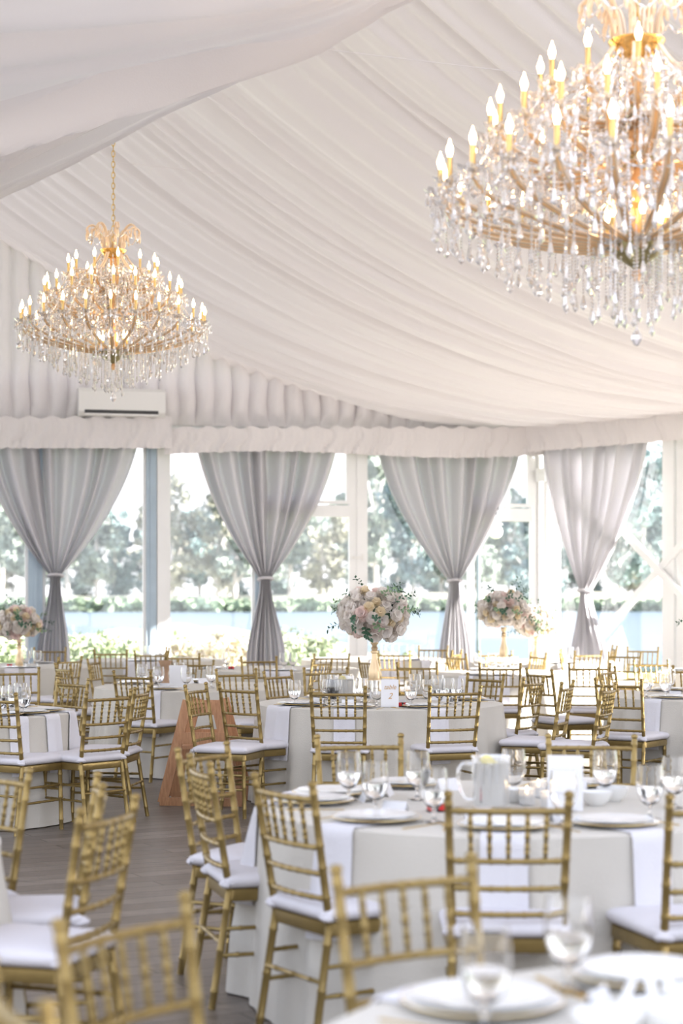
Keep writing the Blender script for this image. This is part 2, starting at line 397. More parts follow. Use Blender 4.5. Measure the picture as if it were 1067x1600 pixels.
# valances
def valance(D, N, s0, s1, zb, zt, seed, off=.33):
    f = foldnoise(seed, 12, 8, 40); g = foldnoise(seed+1, 8, 6, 26)
    def fn(a, b):
        s = s0+(s1-s0)*a; z = zt(s)+(zb(s)-zt(s))*b + (.022*g(s*2.2) if b > .99 else 0)
        d = off + .02*b + .075*f(s*2.0+.15*math.sin(5*b))*(.35+.65*b)
        return wp(D, N, s, z, d)
    m = MB(); m.slab(fn, 320, 8, N*.012); return m
sA = wall_s(250, GD)
mb = valance(GD, GN, -.02, sA-.02, lambda s: wz(GD, s, 713+5*math.sin(s*1.1)), lambda s: wz(GD, s, 671)+(.02*math.sin(s*20)), 4)
struct('trim_1', mb, M['valance'], True)
mb = valance(GD, GN, sA-.12, s_end, lambda s: wz(GD, s, 704), lambda s: wz(GD, s, 656)+(.02*math.sin(s*20)), 14, .38)
struct('trim_2', mb, M['valance'], True)
mb = valance(SD, SN, .06, 9.5, lambda s: wz(SD, s, 708)-.10 if False else 3.70-.0*s, lambda s: EZ+.12, 24, .45)
struct('trim_3', mb, M['valance'], True)
# solid wall band behind the valances, and side wall band
mb = MB(); wbox(mb, GD, GN, -.1, s_end, 3.72, 4.6, -.12, .0); struct('wall_gable_beam', mb, M['white'])
mb = MB(); wbox(mb, SD, SN, 0, 9.5, 3.78, 4.15, -.12, .0); struct('wall_side_beam', mb, M['white'])

# posts and window frames, gable side.  Each window: frame with pane
def px_s(px): return wall_s(px, GD)
def bar(mb, p0, p1, z0, z1, d0=-.06, d1=.03): wbox(mb, GD, GN, px_s(p1), px_s(p0), z0, z1, d0, d1)
def pyz(px, py): return wz(GD, px_s(px), py)
posts = [(-80, -55, 'white'), (44, 66, 'bluepost'), (228, 243.5, 'bluepost'), (245, 261, 'white'), (398, 412, 'bluepost'), (556, 569, 'white'), (746, 751, 'bluepost')]
n = 4
for (a, b, m) in posts:
    if a == 746: continue
    mb = MB(); wbox(mb, GD, GN, px_s(b), px_s(a), 0, 3.85, -.10, .06)
    if m == 'bluepost':
        wbox(mb, GD, GN, px_s(a+(b-a)*.62), px_s(a+(b-a)*.38), 0, 3.85, .06, .075)
    struct('trim_%d' % n, mb, M[m]); n += 1
mb = MB(); wbox(mb, GD, GN, px_s(869), px_s(836), 0, 3.9, -.10, .02)
wbox(mb, GD, GN, px_s(843), px_s(839), 0, 4.05, .02, .06)
struct('trim_%d' % n, mb, M['white']); n += 1
mb = MB(); wbox(mb, SD, SN, 0.10, .18, 0, 3.7, 0, .06); wbox(mb, SD, SN, .22, .26, 0, 3.4, .0, .03); wbox(mb, SD, SN, .02, .20, 3.28, 3.48, .02, .14)
struct('trim_%d' % n, mb, M['white']); n += 1

def window(idx, p0, p1, transom=None, z_bot=.05):
    """plain glazing between two posts; transom = (px of the sash's far edge, py top of bar, py bottom of bar)"""
    fr = MB(); zt = 3.75; t = .045
    bar(fr, p0, p1, z_bot, z_bot+.12)
    wbox(fr, GD, GN, px_s(p1), px_s(p1)+t, z_bot, zt, -.05, .03); wbox(fr, GD, GN, px_s(p0)-t, px_s(p0), z_bot, zt, -.05, .03)
    if transom:
        xs, y0, y1, wth = transom
        zz0 = pyz(p1, y1); zz1 = pyz(p1, y0)
        wbox(fr, GD, GN, px_s(p1), px_s(p0), zz0, zz1, -.05, .035)
        wbox(fr, GD, GN, px_s(p1), px_s(p1-wth), z_bot, zt, -.05, .04)
        wbox(fr, GD, GN, px_s(p1-wth+2), px_s(p1-wth-5), zz1+.02, zt, -.03, .05)
        wbox(fr, GD, GN, px_s(p1-wth-5), px_s(p0), zz1+.02, zz1+.07, -.03, .05)
    w_ = link('window_%d' % idx, fr.mesh('window_frame', M['white'], False), kind='structure')
    pn = MB(); wbox(pn, GD, GN, px_s(p1)+.02, px_s(p0)-.02, z_bot+.05, zt, -.012, -.004)
    link('window_pane', pn.mesh('window_pane', M['pane'], False), w_)
    return w_
window(1, -55, 44); window(2, 66, 228); window(3, 261, 398)
w4 = window(4, 412, 556, (540, 790, 808, 11))
window(5, 569, 735); w6 = window(6, 735, 836, (770, 795, 815, 8))
# handle of the top-hung sashes
for (px, py, w_) in ((486, 789, w4), (771, 797, w6)):
    h = MB(); s = px_s(px); z = pyz(px, py); wbox(h, GD, GN, s-.05, s+.05, z, z+.05, .05, .09); wbox(h, GD, GN, s-.015, s+.015, z-.07, z+.02, .06, .10)
    link('sash_handle', h.mesh('sash_handle', M['post_dark'], False), w_)
h = MB(); s = px_s(556); z = pyz(556, 871); wbox(h, GD, GN, s-.10, s+.06, z-.015, z+.015, .06, .09); wbox(h, GD, GN, s-.10, s-.07, z-.05, z+.05, .04, .07)
link('door_latch', h.mesh('door_latch', M['plastic'], False), w4)
# side wall glazing with diagonal bracing
sw = wall_s(1041, SD); sw2 = wall_s(1062, SD)
mb = MB(); wbox(mb, SD, SN, sw, sw+.16, 0, 3.85, -.08, .04); struct('trim_20', mb, M['white'])
mb = MB(); wbox(mb, SD, SN, sw+.19, sw+.30, 0, 3.85, -.10, .02); struct('trim_21', mb, M['white'])
for i, (a, b) in enumerate(((.30, sw), (sw+.3, 6.0))):
    fr = MB(); wbox(fr, SD, SN, a, b, .05, .17, -.05, .03); wbox(fr, SD, SN, a, a+.05, .05, 3.8, -.05, .03); wbox(fr, SD, SN, b-.05, b, .05, 3.8, -.05, .03)
    w_ = link('window_%d' % (7+i), fr.mesh('window_frame', M['white'], False), kind='structure')
    pn = MB(); wbox(pn, SD, SN, a+.02, b-.02, .1, 3.8, -.012, -.004); link('window_pane', pn.mesh('window_pane', M['pane'], False), w_)
def brace(i, s0, z0, s1, z1, d):
    a = wp(SD, SN, s0, z0, d); b = wp(SD, SN, s1, z1, d); dr = (b-a).normalized(); up = dr.cross(SN).normalized()*.05; nn = SN*.03
    mb = MB(); vs = [p+sg*up+t*nn for p in (a, b) for sg in (-1, 1) for t in (-1, 1)]
    mb.add(vs, [(0, 1, 3, 2), (4, 6, 7, 5), (0, 4, 5, 1), (2, 3, 7, 6), (0, 2, 6, 4), (1, 5, 7, 3)])
    struct('trim_%d' % i, mb, M['white'])
brace(22, .25, .15, 4.3, 3.75, .035); brace(23, .25, 3.75, 4.3, .15, .10)

# ------------------------------------------------------------------ outdoors
mb = MB(); mb.box(-120, 120, 28.5, 46, -.6, -.28); struct('lawn', mb, M['lawn'])
mb = MB(); mb.box(-60, 60, -40, 28.4, -.6, -.30); struct('bounce_ground', mb, M['bounce'])  # unseen ground round the tent, added so bounced light is not green
mb = MB()
def lk(a, b): return Vector((-260+520*a, 44+180*b, -.15))
mb.slab(lk, 60, 40, .4); struct('lake', mb, M['lake'])
mb = MB()
def bk(a, b):
    x = -300+600*a; return Vector((x, 205+4*math.sin(x*.07)+90*b, -.3+2.2*smoothstep(b*3)+.6*math.sin(x*.05)*b))
mb.slab(bk, 90, 12, 1.0); struct('far_shore', mb, M['hill'], True)

mb = MB()
def mead(a, b):
    x = -17+19.5*a; e = smoothstep((1-a)*5)*smoothstep(b*2.2); return Vector((x, 34.5+9*b, -.32+e*(1.24+.12*math.sin(x*1.3)+.05*math.sin(x*4.1+b*7))*(1-.15*b)))
mb.slab(mead, 120, 20, .3); struct('meadow_bank', mb, M['meadow'], True)
rs = np.random.RandomState(5)
def leafcloud(name, centers, radii, n, size, m, flat=1.0):
    """n leaf quads scattered in blobs, one mesh"""
    ci = rs.randint(0, len(centers), n); c = np.array(centers)[ci]; r = np.array(radii)[ci]
    d = rs.normal(size=(n, 3)); d /= np.linalg.norm(d, axis=1)[:, None]; d *= (rs.rand(n)**.4)[:, None]*r[:, None]; d[:, 2] *= flat
    p = c+d
    a = rs.normal(size=(n, 3)); a /= np.linalg.norm(a, axis=1)[:, None]
    b = np.cross(a, rs.normal(size=(n, 3))); b /= np.linalg.norm(b, axis=1)[:, None]
    s = size*(.5+rs.rand(n))[:, None]
    v = np.stack([p-a*s, p+b*s*.55, p+a*s, p-b*s*.55], 1).reshape(-1, 3)
    me = bpy.data.meshes.new(name); me.from_pydata(v.tolist(), [], np.arange(4*n).reshape(-1, 4).tolist()); me.materials.append(m); me.update(); return me
def tree_proto(i, m, h, spread, n, base=.35):
    rnd = random.Random(i); cs = []; rr = []
    k = 26
    for _ in range(k):
        z = h*(base+(1-base)*rnd.random()); q = 1-abs((z/h-.62)/.45)*.75
        a = rnd.uniform(0, 6.28); r = spread*max(.15, q)*rnd.random()**.6
        cs.append((r*math.cos(a), r*math.sin(a), z)); rr.append(rnd.uniform(.7, 1.7)*h/14)
    fo = leafcloud('foliage', cs, rr, n, .30*h/14, m)
    tb = MB(); tb.tube([(0, 0, 0), (.25*math.sin(i), .1, h*.35), (.1, -.1, h*.85)], [.26*h/14, .2*h/14, .05], 6)
    for c in cs[:9]: tb.tube([(0.1, 0, c[2]*.55), (c[0]*.6, c[1]*.6, c[2]*.85), c], [.12*h/14, .08*h/14, .03], 5)
    return fo, tb.mesh('trunk', M['bark'])
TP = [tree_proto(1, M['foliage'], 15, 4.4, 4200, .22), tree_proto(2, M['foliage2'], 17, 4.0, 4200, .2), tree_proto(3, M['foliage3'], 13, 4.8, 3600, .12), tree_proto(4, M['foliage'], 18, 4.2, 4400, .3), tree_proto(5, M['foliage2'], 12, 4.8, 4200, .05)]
anch = ['beside the first bouquet', 'behind the first tied curtain', 'under the air conditioner', 'behind the air conditioner window', 'just short of the blue grey post',
        'at the near edge of the widest pane', 'in the middle of the widest pane', 'beside the second tied curtain', 'behind the second tied curtain', 'past the second tied curtain',
        'under the small sash', 'over the small sash of the latch door', 'beside the latch door frame', 'straight above the tall bouquet', 'through the pane after the latch door',
        'beside the third tied curtain', 'behind the third tied curtain', 'past the third tied curtain', 'behind the lamp pole and globe', 'beside the corner post',
        'through the glass after the corner', 'behind the last tied curtain', 'past the last tied curtain', 'above the crossed braces', 'behind the crossed braces', 'past the outermost white post']
tones = ['grey green', 'blue green', 'olive', 'grey green', 'blue green']
rnd = random.Random(11)
for i, t_ in enumerate(anch):
    px = -35+i*45.5+rnd.uniform(-14, 14); Z = rnd.uniform(213, 262); k = rnd.randrange(5)
    tr = thing('lakeside_tree', tones[k]+' tree across the lake '+t_, 'tree', ((px-CX)/F*Z, Z, .6), rnd.uniform(0, 6), 'trees across the lake')
    s = rnd.uniform(.8, 1.12); tr.scale = (s*1.1, s*1.1, s*1.2)
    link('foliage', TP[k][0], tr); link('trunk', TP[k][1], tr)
for i in range(20):   # second row closing the gaps low down
    px = -60+i*62; Z = 285; k = (4, 2, 1, 4)[i % 4]
    tr = thing('lakeside_tree', tones[k]+' tree deep in the wood '+anch[min(25, int(i*1.3))], 'tree', ((px-CX)/F*Z, Z, 1.4), i*1.3, 'trees deep in the lakeside wood')
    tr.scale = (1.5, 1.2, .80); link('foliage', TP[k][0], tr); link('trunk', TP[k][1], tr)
reed = leafcloud('reeds', [(x, 207+4*math.sin(x*.07)+rnd.uniform(0, 3), .5) for x in np.arange(-60, 75, 1.3)], [1.5]*104, 9000, .5, M['bank'], .6)
link('bank_reeds', reed, label='dark green reeds and scrub along the far lake shore', cat='reeds', kind='stuff')
def shrub(px, Z, wd, ht, m, lab, n=1800):
    rr = random.Random(int(px)); cs = [(rr.uniform(-wd, wd), rr.uniform(-.5, .5), ht*rr.uniform(.2, .8)) for _ in range(12)]
    me = leafcloud('foliage', cs, [ht*.36]*12, n, .06, m)
    t = thing('garden_shrub', lab, 'shrub', ((px-CX)/F*Z, Z, -.28), 0, 'shrubs beyond the window wall')
    link('foliage', me, t); sb = MB()
    for c in cs[:6]: sb.tube([(c[0]*.5, 0, 0), (c[0]*.8, c[1]*.6, c[2]*.5), c], [.03, .02, .008], 5)
    link('stems', sb.mesh('stems', M['stem']), t)
for (px, Z, wd, ht, m, lab) in [(-20, 33, .6, 1.2, 'hedge', 'green shrub outside beside the first bouquet'), (135, 33, .85, 1.15, 'hedge', 'yellow green shrub outside just past the first tied curtain'),
        (200, 34, .7, 1.1, 'hedge', 'yellow green shrub outside below the air conditioner'), (268, 32, .35, 1.0, 'flowerbush', 'small cream flowering shrub outside beside the blue grey post'),
        (315, 34, .6, 1.05, 'hedge', 'green shrub outside in the middle of the wide pane'), (372, 32, .5, 1.2, 'flowerbush', 'cream flowering shrub outside short of the second tied curtain'),
        (455, 34, .6, 1.15, 'hedge', 'green shrub outside under the latch door sash'), (515, 34, .7, .95, 'hedge', 'green shrub outside behind the latch door'), (615, 33, .5, .75, 'hedge', 'low green shrub outside behind the tall bouquet stand')]:
    shrub(px, Z, wd, ht, M[m], lab)
# lamp pole outdoors
t = thing('garden_lamp', 'dark lamp pole with a round white globe outside the window', 'lamp', ((747-CX)/F*31, 31, -.3))
mb = MB(); mb.tube([(0, 0, 0), (0, 0, 3.3)], .035, 10); link('pole', mb.mesh('pole', M['post_dark']), t)
mb = MB(); mb.tube([(0, 0, 3.22), (.12, 0, 3.28), (.3, 0, 3.22)], .018, 8); mb.lathe([(.02, 0), (.13, .0), (.05, .06), (.02, .09)], 16, (.3, 0, 3.10)); link('bracket', mb.mesh('bracket', M['plastic']), t)
mb = MB(); mb.lathe([(.12*math.sin(PI*k/12)+.002, -.12*math.cos(PI*k/12)) for k in range(13)], 20, (.3, 0, 2.98)); link('globe', mb.mesh('globe', M['globe']), t)
mb = MB(); mb.tube([(0, 0, 0), (0, 0, 3.6)], .03, 8)

# ------------------------------------------------------------------ curtains
def curtain(D, N, pcx, ptl, ptr, pty, lab, seed, pbl, pbr, bot_cx=None, zt=3.86, off=.15):
    sc_ = wall_s(pcx, D); sl = wall_s(ptl, D); sr = wall_s(ptr, D); sbl = wall_s(pbl, D); sbr = wall_s(pbr, D)
    zp = wz(D, sc_, pty); rr = random.Random(seed); ph = rr.uniform(0, 6); nf = 8.5 if abs(sl-sr) > 1.6 else 7.5
    def fn(a, b):
        if b < .62:
            t = b/.62; z = zt+(zp-zt)*t; wv = 1-(.33*t+.67*t*t); s_l = sc_+(sl-sc_)*wv; s_r = sc_+(sr-sc_)*wv; amp = .085*(1-t)+.045
            pin = 0.075
        else:
            t = (b-.62)/.38; z = zp+(.03-zp)*t; wv = smoothstep(t*1.5)*.85+.15*t; s_l = sc_+(sbl-sc_)*wv; s_r = sc_+(sbr-sc_)*wv; amp = .045+.03*t; pin = .075
        sgn = 1 if sl > sr else -1
        s_l += pin*sgn*(1 if True else 0); s_r -= pin*sgn
        aa = a+.018*math.sin(2*PI*a*3+seed)
        s = s_l+(s_r-s_l)*aa
        d = off+amp*(math.cos(2*PI*nf*a+ph)+.35*math.sin(2*PI*nf*.53*a+seed))+.05*math.sin(PI*a)*(1-abs(2*b-1))
        return wp(D, N, s, z, d)
    t = thing('curtain', lab, 'curtain', tuple(wp(D, N, sc_, 0, off)), 0, 'tied curtains along the window wall')
    m = MB(); m.slab(fn, 170, 64, N*.008); o = wp(D, N, sc_, 0, off)
    m.v = [tuple(Vector(p)-o) for p in m.v]
    link('curtain_panel', m.mesh('curtain_panel', M['curtain']), t)
    tb = MB(); prev = []
    for k in range(25):
        q = 2*PI*k/24; prev.append(Vector((0, 0, zp+.02*math.sin(q)))+D*(.105*math.cos(q))+N*(.095*math.sin(q)+.02))
    tb.tube(prev, .022, 8, False); link('tieback', tb.mesh('tieback', M['curtain']), t)
curtain(GD, GN, 85, -35, 206, 900, 'pale grey curtain tied in the middle beneath the air conditioner', 1, 62, 101)
curtain(GD, GN, 411, 303, 517, 905, 'pale grey tied curtain between the wide pane and the latch door', 2, 386, 438)
curtain(GD, GN, 705, 590, 802, 908, 'pale grey tied curtain beside the outdoor lamp pole', 3, 689, 728)
curtain(SD, SN, 934, 872, 1023, 924, 'pale grey tied curtain past the corner beside the crossed braces', 4, 914, 962, off=.27)

# ------------------------------------------------------------------ air conditioner
s0, s1 = wall_s(252, GD), wall_s(119, GD); z0, z1 = wz(GD, s0, 657)+.0, wz(GD, s0, 614)
cxs = (s0+s1)/2; o = wp(GD, GN, cxs, z0, .2); AO = GN*.17
t = thing('air_conditioner', 'long white wall air conditioner above the valance, below the smaller chandelier', 'air conditioner', tuple(o))
def rel(m): m.v = [tuple(Vector(p)-o+AO) for p in m.v]; return m
m = MB(); pr = [(.0, z0+.02), (.24, z0+.0), (.30, z0+.06), (.30, z1-.05), (.26, z1), (.0, z1)]
vs = [wp(GD, GN, s, z, .0+d) for s in (s0, s1) for (d, z) in pr]
m.add(vs, [tuple(range(6)), tuple(range(11, 5, -1))]+[(i, (i+1) % 6, 6+(i+1) % 6, 6+i)[::-1] for i in range(6)]); link('housing', rel(m).mesh('housing', M['plastic'], False), t)
m = MB(); wbox(m, GD, GN, s0+.1, s1-.08, z0+.035, z0+.085, .285, .304); link('air_slot', rel(m).mesh('air_slot', M['dark'], False), t)
m = MB(); wbox(m, GD, GN, s0+.1, s1-.08, z0+.012, z0+.032, .30, .34); link('louver', rel(m).mesh('louver', M['plastic'], False), t)
m = MB(); wbox(m, GD, GN, s0+.01, s1-.01, z1-.06, z1-.045, .30, .305); link('seam', rel(m).mesh('seam', M['dark'], False), t) if False else None

# support wires under the ceiling
for (a, b, lab) in (((490, 75, 14.5), (845, 117, 15), 'thin pale wire strung high under the ceiling beside the larger chandelier'), ((178, 253, 17.5), (342, 271, 18), 'thin pale wire strung behind the smaller chandelier chain')):
    m = MB(); m.tube([P3(*a), P3(*b)], .0035, 5); link('support_wire', m.mesh('support_wire', M['liner']), None, label=lab, cat='wire')

# ------------------------------------------------------------------ chandeliers
def arc(pts, n=10):
    P = [Vector(p) for p in pts]; return [cr(P, i/n) for i in range(n+1)]
def arm_mesh(pts):
    m = MB(); p = arc([(x, 0, z) for x, z in pts], 14); m.tube(p, .0075, 6)
    g = MB(); g.tube([q+Vector((0, .011, .004)) for q in p], .006, 5); g.tube([q+Vector((0, -.011, .004)) for q in p], .006, 5)
    return m.mesh('arm', M['arm_gold']), g.mesh('glass_rod', M['crystal_warm'])
sl = MB(); sl.lathe([(.004, -.035), (.022, -.02), (.022, -.012), (.008, -.008), (.011, 0), (.011, .075), (.008, .078)], 10); ME_sleeve = sl.mesh('candle_sleeve', M['sleeve'])
bl = MB(); bl.lathe([(.008, 0), (.009, .008), (.0135, .020), (.0145, .030), (.0115, .042), (.0055, .056), (.0012, .074)], 12); ME_bulb = bl.mesh('bulb', M['bulb'])
ds = MB()
def dish(a, b):
    r = .012+.055*b; t = 2*PI*a; r *= 1+.10*math.cos(8*t)*b; return Vector((r*math.cos(t), r*math.sin(t), -.006+.026*b*b+.006*math.cos(8*t)*b))
ds.grid(dish, 32, 3, True)
for k in range(8):
    t = 2*PI*k/8; c = (.058*math.cos(t), .058*math.sin(t), 0)
    ds.lathe([(.0008, 0.01), (.004, .002), (.0008, -.006), (.006, -.02), (.0095, -.034), (.0006, -.052)], 4, c)
ME_dish = ds.mesh('drip_dish', M['crystal'], False)
def strand_mesh(L, drop=.062, wd=.015, bead=.0062):
    m = MB(); pr = [(.0006, 0)]; z = 0
    while z < L-drop-.016:
        pr += [(bead, z+.0062), (.0009, z+.0125)]; z += .0135
    pr += [(wd*.45, L-drop), (wd, L-drop*.35), (wd*.8, L-drop*.2), (.0005, L)]
    m.lathe([(r, -z_) for r, z_ in pr], 6); return m.mesh('crystal_strand', M['crystal'], False)
def strands_into(mb, r, z0, L, ang, drop=.055, wd=.0115):
    pr = [(.0006, 0)]; z = 0
    while z < L-drop-.016:
        pr += [(.0068, z+.007), (.0009, z+.014)]; z += .0155
    pr += [(wd*.45, L-drop), (wd, L-drop*.35), (.0005, L)]
    mb.lathe([(a, -b) for a, b in pr], 5, (r*math.cos(ang), r*math.sin(ang), z0))
def bead_swag(mb, p0, p1, sag):
    n = max(8, int((Vector(p1)-Vector(p0)).length/.016)); n += n % 2
    pts = []; rd = []
    for i in range(n+1):
        t = i/n; q = Vector(p0).lerp(Vector(p1), t); q.z -= sag*4*t*(1-t); pts.append(q); rd.append(.0078 if i % 2 else .0016)
    mb.tube(pts, rd, 5, False)
ARMS = [(24, [(.07, .45), (.34, .475), (.60, .53), (.76, .585), (.82, .655)], .82, .665, 0.0),
        (20, [(.05, .80), (.22, .755), (.42, .765), (.55, .81), (.61, .885)], .61, .895, 0.03),
        (12, [(.04, 1.01), (.15, .95), (.28, .96), (.36, 1.005), (.40, 1.07)], .40, 1.08, 0.13),
        (6, [(.03, .44), (.09, .425), (.13, .445)], .13, .45, 0.3)]
armmesh = [arm_mesh(a[1]) for a in ARMS]
HANG = [(48, .845, .62, .47), (44, .77, .585, .43), (36, .66, .55, .375), (30, .54, .52, .31), (24, .42, .50, .25), (18, .30, .48, .19), (12, .18, .45, .13), (8, .08, .42, .10)]
STR = [strand_mesh(L) for L in (.16, .20, .24, .28, .32, .36)]
def stem_mesh():
    m = MB(); pr = [(.012, .30), (.02, .33), (.012, .36), (.03, .40)]
    z = .47
    while z < 1.25: pr += [(.018, z), (.036, z+.03), (.030, z+.08), (.036, z+.13), (.018, z+.155)]; z += .165
    pr += [(.02, 1.26), (.03, 1.285), (.012, 1.31), (.008, 1.36)]
    m.lathe(pr, 14); return m.mesh('stem', M['amber'])
def bowl_mesh():
    m = MB(); m.lathe([(.006, .29), (.012, .30), (.004, .315), (.035, .34), (.09, .375), (.115, .42), (.12, .45), (.10, .455), (.05, .46)], 28); return m.mesh('bowl', M['olive'])
def hub_mesh():
    m = MB(); m.lathe([(.02, .77), (.08, .79), (.09, .81), (.03, .84)], 20); m.lathe([(.02, .98), (.05, 1.0), (.055, 1.02), (.02, 1.05)], 20); return m.mesh('hub', M['olive'])
def crown():
    pl = MB(); pl.lathe([(.02, 1.20), (.07, 1.215), (.115, 1.265), (.12, 1.275), (.02, 1.28)], 24)
    me_pl = pl.mesh('crown_plate', M['brass'])
    sc_ = MB(); pts = arc([(.09, 0, 1.28), (.10, 0, 1.36), (.13, 0, 1.44), (.19, 0, 1.475), (.235, 0, 1.45), (.24, 0, 1.42)], 16)
    sc_.tube([p+Vector((0, .009, 0)) for p in pts], .007, 6); sc_.tube([p+Vector((0, -.009, 0)) for p in pts], .007, 6)
    for p in pts[4::2]: sc_.lathe([(.0008, .0), (.004, -.006), (.0008, -.012), (.007, -.03), (.012, -.05), (.0006, -.078)], 4, (p.x, 0, p.z-.006))
    me_sc = sc_.mesh('scroll', M['crystal_warm'], False)
    s2 = MB(); pts = arc([(.11, 0, 1.27), (.16, 0, 1.20), (.24, 0, 1.13), (.36, 0, 1.07)], 14); s2.tube([p+Vector((0, .01, 0)) for p in pts], .008, 6); s2.tube([p+Vector((0, -.01, 0)) for p in pts], .008, 6)
    me_s2 = s2.mesh('scroll', M['crystal_warm'])
    return me_pl, me_sc, me_s2
CR_PL, CR_SC, CR_S2 = crown(); ME_stem = stem_mesh(); ME_bowl = bowl_mesh(); ME_hub = hub_mesh()
extra = MB()
for (n_, r, z0_, z1_) in ((40, .62, .875, .70), (40, .55, .80, .66), (36, .47, .77, .60), (24, .41, 1.07, .90), (24, .33, 1.0, .86), (20, .25, .97, .80), (14, .13, 1.21, 1.05), (24, .70, .60, .50), (30, .74, .655, .53), (24, .5, .70, .55), (20, .35, .80, .62), (16, .2, .75, .55)):
    for k in range(n_): strands_into(extra, r, z0_, (z0_-z1_)*random.Random(k*7+n_).uniform(.7, 1.15), 2*PI*k/n_+r*9)
for (n_, r, z0_, z1_) in HANG[2:]:
    for k in range(n_):
        if (n_ == 36 and k % 3 != 0) or n_ < 36: pass
for k in range(24):
    a = 2*PI*k/24; c, s = math.cos(a), math.sin(a); a2 = 2*PI*(k+1)/24
    bead_swag(extra, (.61*c, .61*s, .88), (.82*c, .82*s, .66), .05); bead_swag(extra, (.82*c, .82*s, .66), (.82*math.cos(a2), .82*math.sin(a2), .66), .07)
    bead_swag(extra, (.06*c, .06*s, .80), (.80*c, .80*s, .60), .10)
for k in range(20):
    a = 2*PI*k/20; c, s = math.cos(a), math.sin(a); a2 = 2*PI*(k+1)/20
    bead_swag(extra, (.40*c, .40*s, 1.08), (.61*c, .61*s, .88), .04); bead_swag(extra, (.61*c, .61*s, .88), (.61*math.cos(a2), .61*math.sin(a2), .88), .06)
    bead_swag(extra, (.05*c, .05*s, 1.0), (.58*c, .58*s, .86), .10)
for k in range(12):
    a = 2*PI*k/12; c, s = math.cos(a), math.sin(a); a2 = 2*PI*(k+1)/12
    bead_swag(extra, (.11*c, .11*s, 1.26), (.40*c, .40*s, 1.08), .08); bead_swag(extra, (.40*c, .40*s, 1.08), (.40*math.cos(a2), .40*math.sin(a2), 1.08), .06)
    bead_swag(extra, (.23*c, .23*s, 1.43), (.23*math.cos(a2), .23*math.sin(a2), 1.43), .05)
    bead_swag(extra, (.10*c, .10*s, 1.26), (.05*c, .05*s, .82), .0)
rq = random.Random(77)
for k in range(420):     # small cut rosettes wired between the tiers
    z_ = rq.uniform(.50, 1.12); rmx = .84-(z_-.5)*.80; r_ = rmx*rq.uniform(.25, 1.0); a_ = rq.uniform(0, 6.28); q_ = rq.uniform(.012, .024)
    extra.lathe([(.0006, q_), (q_*.9, q_*.2), (q_, -.1*q_), (.0006, -q_*1.1)], 6, (r_*math.cos(a_), r_*math.sin(a_), z_))
hangers = []
rr = random.Random(5)
for hi, (n_, r, z0_, zb) in enumerate(HANG):
    for k in range(n_):
        a = 2*PI*k/n_+hi*.37; L = (z0_-zb)*rr.uniform(.88, 1.1)
        hangers.append((r, z0_, L, a))
big = [h for h in hangers]
parts_h = hangers[:48]+[h for i, h in enumerate(hangers[48:]) if i % 3 == 0][:51]
rest_h = [h for h in hangers if h not in parts_h]
for (r, z0_, L, a) in rest_h: strands_into(extra, r, z0_, L, a, .06, .0145)
ME_extra = extra.mesh('bead_strands', M['crystal'], False)
bt = MB(); bt.lathe([(.0008, .26)]+[q for i in range(12) for q in ((.0052, .252-i*.0145), (.0009, .245-i*.0145))]+[(.012, .062), (.024, .045), (.026, .028), (.012, .006), (.0006, 0)], 8); ME_ball = bt.mesh('pendant_ball', M['crystal'], False)
def chandelier(loc, label, chain_top, rz=0.0, tall=1.0):
    t = thing('chandelier', label, 'chandelier', loc, rz, 'crystal chandeliers'); t.scale = (1, 1, tall)
    link('stem', ME_stem, t); link('bowl', ME_bowl, t, (0, 0, .03)); link('hub', ME_hub, t); link('crown_plate', CR_PL, t, (0, 0, .03)); link('pendant_ball', ME_ball, t, (0, 0, .03))
    for k in range(8): link('scroll', CR_SC, t, (0, 0, .03), 2*PI*k/8+.2)
    for k in range(6): link('scroll', CR_S2, t, (0, 0, 0), 2*PI*k/6+.1)
    for i, (n_, pts, r, z, ph) in enumerate(ARMS):
        for k in range(n_):
            a = 2*PI*k/n_+ph
            p = link('arm', armmesh[i][0], t, (0, 0, 0), a); link('glass_rod', armmesh[i][1], p)
            link('drip_dish', ME_dish, p, (r, 0, z)); link('candle_sleeve', ME_sleeve, p, (r, 0, z+.03)); link('bulb', ME_bulb, p, (r, 0, z+.108))
    meshes = {}
    for (r, z0_, L, a) in parts_h:
        key = round(L/.02)*.02
        if key not in STRC: STRC[key] = strand_mesh(max(key, .12))
        link('crystal_strand', STRC[key], t, (r*math.cos(a), r*math.sin(a), z0_), a)
    link('bead_strands', ME_extra, t, kind='stuff')
    ch = MB(); z = 1.32; k = 0; H = chain_top-loc[2]
    while z < H:
        pts = []
        for j in range(13):
            q = 2*PI*j/12; x = .014*math.cos(q); zz = z+.03+.028*math.sin(q)
            pts.append((x, 0, zz) if k % 2 else (0, x, zz))
        ch.tube(pts, .0048, 5, False); z += .045; k += 1
    link('chain', ch.mesh('chain', M['sleeve']), t)
STRC = {}
chandelier((-2.05, 16.1, 3.27), 'gold and crystal chandelier on a long chain above the air conditioner', 9.0, .1, 1.07)
chandelier((1.235, 7.5, 2.57), 'gold and crystal chandelier cut by the frame, hanging low over the pitcher table', 6.6, 0.25)

